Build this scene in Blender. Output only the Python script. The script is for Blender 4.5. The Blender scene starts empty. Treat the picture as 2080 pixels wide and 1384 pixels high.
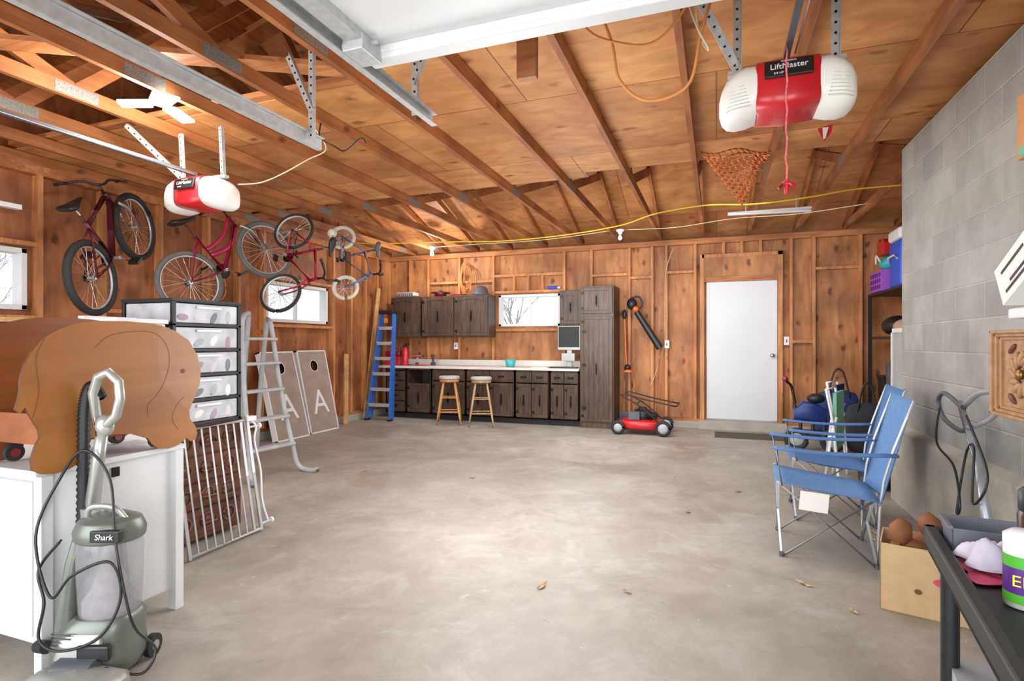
import bpy, math, random
from mathutils import Vector, Matrix, Euler
random.seed(7)
V=Vector
COL=bpy.context.scene.collection
# ---------------------------------------------------------------- materials
def srgb(r,g,b):
    return tuple(((c/255)/12.92 if c/255<=.04045 else ((c/255+.055)/1.055)**2.4) for c in (r,g,b))+(1,)
MC={}
def mat(name,rgb,rough=.6,metal=0,var=.12,scale=9,bump=0,stretch=(1,1,1),trans=0,emit=0,alpha=1,coat=0):
    if name in MC: return MC[name]
    m=bpy.data.materials.new(name); m.use_nodes=True; nt=m.node_tree; b=nt.nodes['Principled BSDF']
    c=srgb(*rgb)
    tc=nt.nodes.new('ShaderNodeTexCoord'); mp=nt.nodes.new('ShaderNodeMapping'); mp.inputs['Scale'].default_value=stretch
    nz=nt.nodes.new('ShaderNodeTexNoise'); nz.inputs['Scale'].default_value=scale; nz.inputs['Detail'].default_value=4
    rp=nt.nodes.new('ShaderNodeValToRGB')
    rp.color_ramp.elements[0].position=.3; rp.color_ramp.elements[1].position=.7
    rp.color_ramp.elements[0].color=tuple(x*(1-var) for x in c[:3])+(1,)
    rp.color_ramp.elements[1].color=tuple(min(1,x*(1+var)) for x in c[:3])+(1,)
    L=nt.links.new
    L(tc.outputs['Object'],mp.inputs[0]); L(mp.outputs[0],nz.inputs['Vector']); L(nz.outputs['Fac'],rp.inputs[0]); L(rp.outputs[0],b.inputs['Base Color'])
    b.inputs['Roughness'].default_value=rough; b.inputs['Metallic'].default_value=metal
    if coat: b.inputs['Coat Weight'].default_value=coat
    if alpha<1: b.inputs['Alpha'].default_value=alpha
    if trans: b.inputs['Transmission Weight'].default_value=trans
    if emit:
        b.inputs['Emission Color'].default_value=c; b.inputs['Emission Strength'].default_value=emit
    if bump:
        bp=nt.nodes.new('ShaderNodeBump'); bp.inputs['Strength'].default_value=bump; bp.inputs['Distance'].default_value=.01
        L(nz.outputs['Fac'],bp.inputs['Height']); L(bp.outputs[0],b.inputs['Normal'])
    MC[name]=m; return m
def woodmat(name,c1,c2,knot,axis='Z',rough=.6,knots=True,grain=14,kscale=5.0,ksize=.085,coat=0,st=.09,dist=1.4,sheet=None,pmin=.72,kamt=.75,fig=None):
    m=bpy.data.materials.new(name); m.use_nodes=True; nt=m.node_tree; b=nt.nodes['Principled BSDF']; L=nt.links.new; N=nt.nodes.new
    tc=N('ShaderNodeTexCoord'); mp=N('ShaderNodeMapping')
    mp.inputs['Scale'].default_value={'Z':(1,1,st),'Y':(1,st,1),'X':(st,1,1)}[axis]
    nz=N('ShaderNodeTexNoise'); nz.inputs['Scale'].default_value=grain; nz.inputs['Detail'].default_value=7; nz.inputs['Distortion'].default_value=dist
    L(tc.outputs['Object'],mp.inputs[0]); L(mp.outputs[0],nz.inputs['Vector'])
    rp=N('ShaderNodeValToRGB'); rp.color_ramp.elements[0].position=.32; rp.color_ramp.elements[1].position=.68
    rp.color_ramp.elements[0].color=srgb(*c1); rp.color_ramp.elements[1].color=srgb(*c2)
    L(nz.outputs['Fac'],rp.inputs[0]); out=rp.outputs[0]
    def mul(a,c):
        mx=N('ShaderNodeMix'); mx.data_type='RGBA'; mx.blend_type='MULTIPLY'; mx.inputs[0].default_value=1; L(a,mx.inputs[6]); L(c,mx.inputs[7]); return mx.outputs[2]
    n2=N('ShaderNodeTexNoise'); n2.inputs['Scale'].default_value=1.8; n2.inputs['Detail'].default_value=6
    L(tc.outputs['Object'],n2.inputs['Vector'])
    r2=N('ShaderNodeValToRGB'); r2.color_ramp.elements[0].position=.38; r2.color_ramp.elements[1].position=.62
    r2.color_ramp.elements[0].color=(pmin,pmin*.95,pmin*.91,1); r2.color_ramp.elements[1].color=(1.1,1.10,1.10,1)
    L(n2.outputs['Fac'],r2.inputs[0]); out=mul(out,r2.outputs[0])
    if sheet:
        sp=N('ShaderNodeSeparateXYZ'); cb=N('ShaderNodeCombineXYZ'); L(tc.outputs['Object'],sp.inputs[0]); L(sp.outputs[sheet[0]],cb.inputs[0]); L(sp.outputs[sheet[1]],cb.inputs[1])
        br=N('ShaderNodeTexBrick'); br.inputs['Scale'].default_value=1; br.inputs['Brick Width'].default_value=sheet[2]; br.inputs['Row Height'].default_value=sheet[3]; br.inputs['Mortar Size'].default_value=.005
        br.inputs['Color1'].default_value=(.80,.76,.72,1); br.inputs['Color2'].default_value=(1.12,1.13,1.13,1); br.inputs['Mortar'].default_value=(.4,.34,.3,1); L(cb.outputs[0],br.inputs['Vector']); out=mul(out,br.outputs['Color'])
    if knots:
        mk=N('ShaderNodeMapping'); ks={'Z':(1,1,.55),'Y':(1,.55,1),'X':(.55,1,1)}[axis]; mk.inputs['Scale'].default_value=ks
        nd=N('ShaderNodeTexNoise'); nd.inputs['Scale'].default_value=9; L(tc.outputs['Object'],nd.inputs['Vector'])
        va=N('ShaderNodeVectorMath'); va.operation='MULTIPLY_ADD'; L(nd.outputs['Color'],va.inputs[0]); va.inputs[1].default_value=(.07,.07,.07); L(tc.outputs['Object'],va.inputs[2])
        vo=N('ShaderNodeTexVoronoi'); vo.inputs['Scale'].default_value=kscale
        L(va.outputs[0],mk.inputs[0]); L(mk.outputs[0],vo.inputs['Vector'])
        r3=N('ShaderNodeValToRGB'); r3.color_ramp.elements[0].position=ksize; r3.color_ramp.elements[1].position=ksize*2.6
        r3.color_ramp.elements[0].color=(1,1,1,1); r3.color_ramp.elements[1].color=(0,0,0,1)
        L(vo.outputs['Distance'],r3.inputs[0])
        mx2=N('ShaderNodeMix'); mx2.data_type='RGBA'
        mu=N('ShaderNodeMath'); mu.operation='MULTIPLY'; mu.inputs[1].default_value=kamt; L(r3.outputs[0],mu.inputs[0])
        L(mu.outputs[0],mx2.inputs[0]); L(out,mx2.inputs[6]); mx2.inputs[7].default_value=srgb(*knot); out=mx2.outputs[2]
    L(out,b.inputs['Base Color']); b.inputs['Roughness'].default_value=rough
    if coat: b.inputs['Coat Weight'].default_value=coat
    bp=N('ShaderNodeBump'); bp.inputs['Strength'].default_value=.12; bp.inputs['Distance'].default_value=.003
    L(nz.outputs['Fac'],bp.inputs['Height']); L(bp.outputs[0],b.inputs['Normal'])
    MC[name]=m; return m
wallply=woodmat('wall_plywood',(160,100,56),(196,136,84),(80,42,22),'Z',.6,grain=9,st=.2,dist=1.0,kscale=6,ksize=.09,pmin=.68,kamt=.85)
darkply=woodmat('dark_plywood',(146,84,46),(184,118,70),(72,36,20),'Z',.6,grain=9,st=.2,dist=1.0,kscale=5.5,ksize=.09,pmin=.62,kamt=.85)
ceilply=woodmat('ceiling_plywood',(190,126,70),(214,154,94),(108,60,28),'X',.6,grain=6,st=.5,dist=1.2,kscale=5,ksize=.075,sheet=('X','Y',2.44,1.21),pmin=.8,kamt=.75)
roofply=woodmat('roof_plywood',(176,116,66),(204,144,90),(98,56,28),'X',.7,grain=6,st=.5,dist=1.2,kscale=5,ksize=.075,sheet=('X','Y',2.44,1.2),pmin=.8,kamt=.7)
studm=woodmat('stud_wood',(176,112,64),(214,150,94),(110,62,34),'Z',.6,kscale=4,ksize=.05)
chordm=woodmat('chord_wood',(146,86,46),(184,118,68),(86,46,26),'Y',.6,kscale=4,ksize=.05)
platem=woodmat('plate_wood',(156,94,52),(196,130,78),(90,50,26),'X',.6,kscale=3,ksize=.05)
palewood=woodmat('pale_wood',(196,148,94),(222,178,122),(150,95,50),'X',.6,kscale=3,ksize=.04)
cabm=woodmat('dark_stained_wood',(54,40,32),(94,72,56),(30,22,18),'Z',.45,knots=False,grain=26,pmin=.8)
elem=woodmat('honey_varnished_wood',(150,94,42),(166,108,52),(120,64,24),'Y',.45,knots=False,grain=9,st=.15,dist=.6,coat=.12,pmin=.88)
elem2=woodmat('red_brown_varnished_wood',(126,70,34),(146,86,44),(90,50,24),'Y',.45,knots=False,grain=9,st=.15,dist=.6,coat=.12,pmin=.85)
elemedge=mat('dark_panel_edge',(92,54,26),.6)
oakm=woodmat('oak_wood',(200,140,70),(228,176,108),(150,95,50),'Z',.4,knots=False,grain=20)
oakm2=woodmat('weathered_oak',(176,140,98),(208,176,134),(150,95,50),'Z',.5,knots=False,grain=20)
chestm=woodmat('brown_carved_wood',(84,48,32),(120,74,50),(60,30,18),'Y',.45,knots=False,grain=18)
white=mat('white_paint',(222,223,224),.45,var=.03)
doorw=mat('door_white',(214,216,218),.4,var=.02,scale=3)
whitep=mat('white_plastic',(230,230,231),.35,var=.02)
black=mat('black_plastic',(30,30,32),.45)
blackm=mat('black_iron',(24,23,23),.4,metal=.4)
rubber=mat('black_rubber',(42,42,43),.75)
galv=mat('galvanised_steel',(188,190,190),.45,metal=.25,var=.12,scale=30)
galvplate=mat('gang_plate_steel',(140,136,130),.5,metal=.3,var=.35,scale=90)
alu=mat('aluminium',(196,199,203),.32,metal=.45,var=.06)
chrome=mat('chrome',(205,205,208),.2,metal=.9,var=.03)
greypl=mat('grey_plastic',(172,175,178),.5)
red=mat('red_paint',(196,30,38),.35,var=.05,coat=.2)
redd=mat('dark_red_paint',(136,20,40),.3,coat=.4)
magenta=mat('magenta_paint',(164,28,70),.3,coat=.4)
blue=mat('blue_fibreglass',(48,104,190),.45)
camp=mat('blue_canvas',(94,134,180),.9,var=.1,scale=40,bump=.2)
campd=mat('blue_canvas_dark',(78,118,168),.9,var=.1,scale=40,bump=.2)
orange=mat('orange_plastic',(226,116,50),.5)
orangecord=mat('orange_cord',(214,138,70),.6)
yellow=mat('yellow_cable',(226,190,52),.5)
whitecord=mat('pale_cord',(222,205,175),.6)
teal=mat('teal_plastic',(60,178,178),.45)
purple=mat('purple_plastic',(160,84,196),.5)
bluep=mat('blue_plastic',(36,84,196),.4)
green=mat('green_cloth',(120,180,150),.8)
card=mat('cardboard',(208,176,132),.85,var=.07,scale=20)
olive=mat('sage_plastic',(112,117,108),.35,metal=.3,var=.06)
clearp=mat('clear_plastic',(225,228,230),.2,var=.03,alpha=.45)
frost=mat('frosted_plastic',(190,194,200),.35,var=.22,scale=9)
smoke=mat('smoky_clear_plastic',(176,174,178),.15,alpha=.45)
greyseat=mat('grey_fabric',(180,176,170),.9,bump=.2,scale=50)
taupe=mat('taupe_paint',(160,142,130),.6,var=.12,scale=6)
silver=mat('silver_plastic',(170,171,165),.32,metal=.45,var=.05)
laminate=mat('white_laminate',(218,212,204),.35,var=.05,scale=20)
beige=mat('beige_plastic',(212,208,198),.5)
screen=mat('dark_screen',(26,29,30),.6)
pink=mat('pink_cloth',(216,84,120),.9,bump=.3)
whitecloth=mat('lilac_cloth',(214,206,222),.9,bump=.3)
leather=mat('brown_leather',(128,78,44),.65,bump=.3,scale=20)
matm=mat('dark_rubber_mat',(84,78,70),.9,bump=.4,scale=60)
leafm=mat('dry_leaf',(176,150,118),.8)
papr=mat('paper',(236,234,228),.7,var=.03)
silverrail=mat('pewter_metal',(164,168,176),.32,metal=.4)
bark=mat('tree_bark',(150,140,134),.9)
glow=mat('lamp_glow',(255,255,250),.5,emit=25,var=0)
glow2=mat('bulb_glow',(255,250,235),.5,emit=40,var=0)
lens=mat('opener_lens',(236,234,228),.4,var=.03)
greyd=mat('dark_grey_plastic',(86,90,97),.5)
bronze=mat('bronze_wood',(166,126,86),.42,var=.2,scale=25)
brass=mat('brass',(150,116,66),.35,metal=.8)
navy=mat('navy_canvas',(38,54,104),.8)

def concrete():
    m=bpy.data.materials.new('concrete_floor'); m.use_nodes=True; nt=m.node_tree; b=nt.nodes['Principled BSDF']; L=nt.links.new; N=nt.nodes.new
    tc=N('ShaderNodeTexCoord')
    def nz(sc,det,dist=0,rough=.6):
        n=N('ShaderNodeTexNoise'); n.inputs['Scale'].default_value=sc; n.inputs['Detail'].default_value=det; n.inputs['Roughness'].default_value=rough; n.inputs['Distortion'].default_value=dist; L(tc.outputs['Object'],n.inputs['Vector']); return n
    def rmp(src,p0,c0,p1,c1):
        r=N('ShaderNodeValToRGB'); e=r.color_ramp.elements; e[0].position=p0; e[1].position=p1; e[0].color=c0; e[1].color=c1; L(src,r.inputs[0]); return r
    def mix(f,a,c):
        mx=N('ShaderNodeMix'); mx.data_type='RGBA'; L(f,mx.inputs[0]); L(a,mx.inputs[6]); mx.inputs[7].default_value=c; return mx.outputs[2]
    a=nz(.8,12,.3,.68); r1=rmp(a.outputs['Fac'],.36,srgb(142,135,124),.64,srgb(170,164,155))
    c2=nz(6,12,.4,.75); r2=rmp(c2.outputs['Fac'],.34,(.88,.88,.87,1),.66,(1.06,1.06,1.06,1))
    mx=N('ShaderNodeMix'); mx.data_type='RGBA'; mx.blend_type='MULTIPLY'; mx.inputs[0].default_value=1; L(r1.outputs[0],mx.inputs[6]); L(r2.outputs[0],mx.inputs[7]); out=mx.outputs[2]
    d=nz(1.9,14,.5,.75); out=mix(rmp(d.outputs['Fac'],.51,(0,0,0,1),.62,(.3,.3,.3,1)).outputs[0],out,srgb(192,190,185))
    d2=nz(5,14,.8,.8); out=mix(rmp(d2.outputs['Fac'],.62,(0,0,0,1),.645,(.6,.6,.6,1)).outputs[0],out,srgb(204,203,199))
    g=nz(1.2,12,.6,.72); out=mix(rmp(g.outputs['Fac'],.36,(.35,.35,.35,1),.47,(0,0,0,1)).outputs[0],out,srgb(122,108,90))
    g2=nz(10,8,.2,.7); out=mix(rmp(g2.outputs['Fac'],.30,(.6,.6,.6,1),.35,(0,0,0,1)).outputs[0],out,srgb(104,93,80))
    L(out,b.inputs['Base Color']); 
    rr=rmp(a.outputs['Fac'],.35,(.45,.45,.45,1),.65,(.65,.65,.65,1)); L(rr.outputs[0],b.inputs['Roughness'])
    bp=N('ShaderNodeBump'); bp.inputs['Strength'].default_value=.12; bp.inputs['Distance'].default_value=.01; f=nz(40,6); L(f.outputs['Fac'],bp.inputs['Height']); L(bp.outputs[0],b.inputs['Normal'])
    return m
concm=concrete()
def blockmat():
    m=bpy.data.materials.new('concrete_block'); m.use_nodes=True; nt=m.node_tree; b=nt.nodes['Principled BSDF']; L=nt.links.new; N=nt.nodes.new
    tc=N('ShaderNodeTexCoord'); sp=N('ShaderNodeSeparateXYZ'); ad=N('ShaderNodeMath'); ad.operation='ADD'; cb=N('ShaderNodeCombineXYZ')
    L(tc.outputs['Object'],sp.inputs[0]); L(sp.outputs['X'],ad.inputs[0]); L(sp.outputs['Y'],ad.inputs[1]); L(ad.outputs[0],cb.inputs['X']); L(sp.outputs['Z'],cb.inputs['Y'])
    br=N('ShaderNodeTexBrick'); br.inputs['Scale'].default_value=1; br.inputs['Brick Width'].default_value=.406; br.inputs['Row Height'].default_value=.203; br.inputs['Mortar Size'].default_value=.008; br.inputs['Mortar Smooth'].default_value=.8
    br.inputs['Color1'].default_value=srgb(152,150,146); br.inputs['Color2'].default_value=srgb(168,166,162); br.inputs['Mortar'].default_value=srgb(178,176,172); br.offset=.5
    L(cb.outputs[0],br.inputs['Vector'])
    nz=N('ShaderNodeTexNoise'); nz.inputs['Scale'].default_value=2.6; nz.inputs['Detail'].default_value=12; nz.inputs['Roughness'].default_value=.7; L(tc.outputs['Object'],nz.inputs['Vector'])
    rp=N('ShaderNodeValToRGB'); rp.color_ramp.elements[0].position=.36; rp.color_ramp.elements[1].position=.64; rp.color_ramp.elements[0].color=(.82,.81,.79,1); rp.color_ramp.elements[1].color=(1.08,1.08,1.07,1); L(nz.outputs['Fac'],rp.inputs[0])
    mx=N('ShaderNodeMix'); mx.data_type='RGBA'; mx.blend_type='MULTIPLY'; mx.inputs[0].default_value=1; L(br.outputs['Color'],mx.inputs[6]); L(rp.outputs[0],mx.inputs[7]); L(mx.outputs[2],b.inputs['Base Color'])
    b.inputs['Roughness'].default_value=.92
    bp=N('ShaderNodeBump'); bp.inputs['Strength'].default_value=.6; bp.inputs['Distance'].default_value=.008; bp.invert=True; L(br.outputs['Fac'],bp.inputs['Height'])
    n3=N('ShaderNodeTexNoise'); n3.inputs['Scale'].default_value=70; L(tc.outputs['Object'],n3.inputs['Vector']); b2=N('ShaderNodeBump'); b2.inputs['Strength'].default_value=.4; b2.inputs['Distance'].default_value=.004; L(n3.outputs['Fac'],b2.inputs['Height']); L(bp.outputs[0],b2.inputs['Normal']); L(b2.outputs[0],b.inputs['Normal'])
    return m
blockm=blockmat()
basem=mat('cast_concrete',(170,165,154),.9,var=.14,scale=5,bump=.2)
# ---------------------------------------------------------------- mesh builder
ROOT={}
def frame(d,up=V((0,0,1))):
    d=d.normalized()
    if abs(d.dot(up))>.98: up=V((1,0,0))
    a=d.cross(up).normalized(); b=a.cross(d).normalized()
    return a,b
class M:
    def __init__(s,mtx=None): s.v=[];s.f=[];s.m=[];s.s=[];s.mats=[];s.x=mtx
    def mi(s,m):
        if m not in s.mats: s.mats.append(m)
        return s.mats.index(m)
    def add(s,vs,fs,m,sm=False):
        o=len(s.v)
        for p in vs:
            p=V(p); s.v.append(s.x@p if s.x else p)
        k=s.mi(m)
        for q in fs: s.f.append([o+i for i in q]); s.m.append(k); s.s.append(sm)
        return s
    def box(s,c,d,m,rot=None):
        h=V(d)/2; vs=[V((x*h.x,y*h.y,z*h.z)) for x in(-1,1) for y in(-1,1) for z in(-1,1)]
        if rot is not None:
            R=rot if isinstance(rot,Matrix) else Euler(rot).to_matrix()
            vs=[R@q for q in vs]
        vs=[q+V(c) for q in vs]
        return s.add(vs,[(0,1,3,2),(4,6,7,5),(0,4,5,1),(2,3,7,6),(0,2,6,4),(1,5,7,3)],m)
    def bb(s,x0,x1,y0,y1,z0,z1,m): return s.box(((x0+x1)/2,(y0+y1)/2,(z0+z1)/2),(abs(x1-x0),abs(y1-y0),abs(z1-z0)),m)
    def beam(s,p,q,w,h,m,up=V((0,0,1))):
        p=V(p);q=V(q);a,b=frame(q-p,V(up)); vs=[]
        for e in(p,q):
            for i,j in((-1,-1),(1,-1),(1,1),(-1,1)): vs.append(e+a*i*w/2+b*j*h/2)
        return s.add(vs,[(0,1,2,3),(7,6,5,4),(0,4,5,1),(1,5,6,2),(2,6,7,3),(3,7,4,0)],m)
    def cyl(s,p,q,r,m,r2=None,n=16,sm=True):
        p=V(p);q=V(q);r2=r if r2 is None else r2; a,b=frame(q-p)
        vs=[];
        for e,rr in((p,r),(q,r2)):
            for i in range(n):
                t=2*math.pi*i/n; vs.append(e+a*math.cos(t)*rr+b*math.sin(t)*rr)
        s.add(vs,[(i,(i+1)%n,n+(i+1)%n,n+i) for i in range(n)],m,sm)
        s.add(vs[:n],[tuple(range(n))[::-1]],m); s.add(vs[n:],[tuple(range(n))],m); return s
    def tube(s,pts,r,m,n=8,closed=False,smooth=0):
        P=[V(p) for p in pts]
        if smooth: P=cr(P,smooth,closed)
        vs=[];K=len(P); pa=None
        for i,p in enumerate(P):
            if closed: t=P[(i+1)%K]-P[i-1]
            else: t=P[min(i+1,K-1)]-P[max(i-1,0)]
            if t.length<1e-7: t=V((0,0,1))
            t.normalize()
            if pa is None: a,b=frame(t)
            else:
                a=pa-t*pa.dot(t); a=a.normalized() if a.length>1e-5 else frame(t)[0]; b=t.cross(a)
            pa=a
            rr=r[i] if isinstance(r,(list,tuple)) else r
            for k in range(n):
                w=2*math.pi*k/n; vs.append(p+a*math.cos(w)*rr+b*math.sin(w)*rr)
        fs=[]
        for i in range(K if closed else K-1):
            j=(i+1)%K
            for k in range(n): fs.append((i*n+k,i*n+(k+1)%n,j*n+(k+1)%n,j*n+k))
        if not closed: fs+= [tuple(range(n))[::-1],tuple((K-1)*n+k for k in range(n))]
        return s.add(vs,fs,m,True)
    def ring(s,c,r,rt,m,axis=V((0,1,0)),n=32,nt=8):
        a,b=frame(V(axis)); return s.tube([V(c)+a*math.cos(2*math.pi*i/n)*r+b*math.sin(2*math.pi*i/n)*r for i in range(n)],rt,m,nt,True)
    def lathe(s,prof,m,c=(0,0,0),axis=(0,0,1),n=24,sx=1,sy=1):
        ax=V(axis).normalized(); a,b=frame(ax); c=V(c); vs=[]
        for r,z in prof:
            for i in range(n):
                t=2*math.pi*i/n; vs.append(c+ax*z+a*math.cos(t)*r*sx+b*math.sin(t)*r*sy)
        fs=[(k*n+i,k*n+(i+1)%n,(k+1)*n+(i+1)%n,(k+1)*n+i) for k in range(len(prof)-1) for i in range(n)]
        s.add(vs,fs,m,True)
        if prof[0][0]>1e-4: s.add(vs[:n],[tuple(range(n))[::-1]],m)
        if prof[-1][0]>1e-4: s.add(vs[-n:],[tuple(range(n))],m)
        return s
    def ell(s,c,d,m,n=16,rot=None):
        R=(Euler(rot).to_matrix() if rot else Matrix.Identity(3)); vs=[];h=n//2
        for j in range(h+1):
            ph=math.pi*j/h
            for i in range(n):
                t=2*math.pi*i/n; vs.append(V(c)+R@V((math.sin(ph)*math.cos(t)*d[0]/2,math.sin(ph)*math.sin(t)*d[1]/2,math.cos(ph)*d[2]/2)))
        return s.add(vs,[(j*n+i,(j+1)*n+i,(j+1)*n+(i+1)%n,j*n+(i+1)%n) for j in range(h) for i in range(n)],m,True)
    def prism(s,poly,o,u,w,t,m,ms=None):
        o=V(o);u=V(u);w=V(w);nn=u.cross(w).normalized()*t; A=[o+u*x+w*y for x,y in poly]; n=len(A)
        s.add(A+[p+nn for p in A],[tuple(range(n))[::-1],tuple(range(n,2*n))],m)
        return s.add(A+[p+nn for p in A],[(i,(i+1)%n,n+(i+1)%n,n+i) for i in range(n)],ms or m)
    def loft(s,secs,m,n=20,p=3.0,vert=False):
        vs=[]
        for x,cy,cz,hy,hz in secs:
            for i in range(n):
                t=2*math.pi*i/n; ct,st=math.cos(t),math.sin(t)
                A=cy+math.copysign(abs(ct)**(2/p),ct)*hy; B=cz+math.copysign(abs(st)**(2/p),st)*hz
                vs.append(V((A,B,x)) if vert else V((x,A,B)))
        k=len(secs); s.add(vs,[(j*n+i,j*n+(i+1)%n,(j+1)*n+(i+1)%n,(j+1)*n+i) for j in range(k-1) for i in range(n)],m,True)
        s.add(vs[:n],[tuple(range(n))[::-1]],m); s.add(vs[-n:],[tuple(range(n))],m); return s
    def sheet(s,rows,m,t=.004):
        R=len(rows);C=len(rows[0]); vs=[V(p) for r in rows for p in r]; fs=[(i*C+j,i*C+j+1,(i+1)*C+j+1,(i+1)*C+j) for i in range(R-1) for j in range(C-1)]
        s.add(vs,fs,m,True); return s
    def obj(s,name,parent=None,label=None,cat=None,group=None,kind=None,bevel=0,world=True,solid=0,sub=0):
        me=bpy.data.meshes.new(name)
        vs=s.v
        if parent is not None and world:
            inv=ROOT[parent.name].inverted(); vs=[inv@p for p in vs]
        elif parent is None and not kind and vs:
            mn=V([min(p[i] for p in vs) for i in range(3)]); mx=V([max(p[i] for p in vs) for i in range(3)])
            o=V(((mn.x+mx.x)/2,(mn.y+mx.y)/2,mn.z)); vs=[p-o for p in vs]
        me.from_pydata([tuple(p) for p in vs],[],s.f)
        for m in s.mats: me.materials.append(m)
        for i,pg in enumerate(me.polygons): pg.material_index=s.m[i]; pg.use_smooth=s.s[i]
        me.update()
        ob=bpy.data.objects.new(name,me); COL.objects.link(ob)
        if parent is not None:
            ob.parent=parent
            ROOT[ob.name]=ROOT[parent.name]
        else:
            if not kind and s.v: ob.location=o; ROOT[ob.name]=Matrix.Translation(o)
            else: ROOT[ob.name]=Matrix.Identity(4)
        if label: ob['label']=label
        if cat: ob['category']=cat
        if group: ob['group']=group
        if kind: ob['kind']=kind
        if bevel:
            b=ob.modifiers.new('bevel','BEVEL'); b.width=bevel; b.segments=2; b.limit_method='ANGLE'; b.angle_limit=.7
        if solid:
            b=ob.modifiers.new('solid','SOLIDIFY'); b.thickness=solid
        return ob
def cr(P,k,closed=False):
    out=[];n=len(P)
    rng=range(n if closed else n-1)
    for i in rng:
        if closed: p0,p1,p2,p3=P[i-1],P[i],P[(i+1)%n],P[(i+2)%n]
        else: p0,p1,p2,p3=P[max(i-1,0)],P[i],P[i+1],P[min(i+2,n-1)]
        for j in range(k):
            t=j/k; out.append(.5*((2*p1)+(p2-p0)*t+(2*p0-5*p1+4*p2-p3)*t*t+(3*p1-p0-3*p2+p3)*t**3))
    if not closed: out.append(P[-1])
    return out
def thing(name,label,cat,loc=(0,0,0),rz=0,group=None,mtx=None):
    e=bpy.data.objects.new(name,None); COL.objects.link(e); e.empty_display_size=.1
    mt=mtx if mtx is not None else Matrix.Translation(V(loc))@Matrix.Rotation(rz,4,'Z')
    e.matrix_world=mt; ROOT[e.name]=mt
    e['label']=label; e['category']=cat
    if group: e['group']=group
    return e
def copytree(root,mt,label=None):
    r=root.copy(); COL.objects.link(r); r.matrix_world=mt; ROOT[r.name]=mt
    if label: r['label']=label
    def rec(a,b):
        for ch in a.children:
            c=ch.copy(); COL.objects.link(c); c.parent=b; rec(ch,c)
    rec(root,r); return r
def text(body,size,o,u,w,m,parent,name='lettering',ext=.001,label=None,align='CENTER',shear=0):
    cu=bpy.data.curves.new(name,'FONT'); cu.body=body; cu.size=size; cu.extrude=ext; cu.align_x=align; cu.align_y='CENTER'; cu.shear=shear
    t=bpy.data.objects.new(name,cu); COL.objects.link(t)
    dg=bpy.context.evaluated_depsgraph_get(); me=bpy.data.meshes.new_from_object(t.evaluated_get(dg))
    bpy.data.objects.remove(t)
    u=V(u).normalized(); w=V(w).normalized(); n=u.cross(w)
    R=Matrix((u,w,n)).transposed().to_4x4(); mt=Matrix.Translation(V(o))@R
    inv=ROOT[parent.name].inverted() if parent else Matrix.Identity(4)
    me.transform(inv@mt); me.materials.clear(); me.materials.append(m)
    ob=bpy.data.objects.new(name,me); COL.objects.link(ob); ob.parent=parent
    if label: ob['label']=label
    return ob
def part(parent,name,m,**k): return m.obj(name,parent,**k)

# ================================================================ SHELL
XL,XR,YB,YF=-5.73,2.6,8.9,-.9; ZC=2.85
M().bb(XL-.2,XR+.2,YF-1.2,YB+.2,-.15,0,concm).obj('floor',kind='structure')
w1=(1.86,3.13,1.57,2.11); w2=(5.9,7.17,1.57,2.13); wb=(-3.50,-2.41,1.56,2.10)
def wall_x(x0,x1,y0,y1,z0,z1,holes,m):
    b=M(); ys=y0
    for (a,c,d,e) in holes:
        b.bb(x0,x1,ys,a,z0,z1,m); b.bb(x0,x1,a,c,z0,d,m); b.bb(x0,x1,a,c,e,z1,m); ys=c
    b.bb(x0,x1,ys,y1,z0,z1,m); return b
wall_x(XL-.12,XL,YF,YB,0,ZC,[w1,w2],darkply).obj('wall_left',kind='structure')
b=M(); xs=XL
for a,c,d,e in [wb,(-.14,.83,0,2.20)]:
    b.bb(xs,a,YB,YB+.12,0,ZC,wallply)
    if d>0: b.bb(a,c,YB,YB+.12,0,d,wallply)
    b.bb(a,c,YB,YB+.12,e,ZC,wallply); xs=c
b.bb(xs,XR,YB,YB+.12,0,ZC,wallply); b.obj('wall_back',kind='structure')
M().bb(XR,XR+.12,YF,YB,0,ZC,wallply).obj('wall_right',kind='structure')
b=M(); b.bb(XL,XR,YF-.12,YF,2.25,ZC,wallply); b.bb(XL,-5.2,YF-.12,YF,0,2.25,wallply); b.bb(-2.0,-1.3,YF-.12,YF,0,2.25,wallply); b.bb(1.7,XR,YF-.12,YF,0,2.25,wallply); b.obj('wall_front',kind='structure')
tn=[0]
def trim(b,bevel=0):
    tn[0]+=1; return b.obj('trim_%d'%tn[0],kind='structure',bevel=bevel)
trim(M().bb(XL,XL+.09,-.8,YB,2.77,2.85,platem)); trim(M().bb(XL,XR,YB-.09,YB,2.77,2.85,platem))
trim(M().bb(XL,XL+.1,-.8,YB,0,.1,basem)); trim(M().bb(XL,-.2,YB-.1,YB,0,.1,basem)); trim(M().bb(.9,XR,YB-.1,YB,0,.1,basem))
trim(M().bb(XL,XL+.09,-.8,YB,.1,.14,platem)); trim(M().bb(XL,-.22,YB-.09,YB,.1,.14,platem)); trim(M().bb(.92,XR,YB-.09,YB,.1,.14,platem))
for x in (-5.68,-5.2,-4.83,-4.22,-3.58,-2.33,-1.88,-1.28,-.93,-.72,-.3,1.0,1.29,1.86,2.4):
    trim(M().bb(x-.02,x+.02,YB-.09,YB,.14,2.77,studm))
for y in (1.2,1.78,3.2,3.75,4.35,4.95,5.4,5.82,7.25,7.7,8.1,8.45,8.75):
    trim(M().bb(XL,XL+.09,y-.02,y+.02,.14,2.77,studm))
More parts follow.
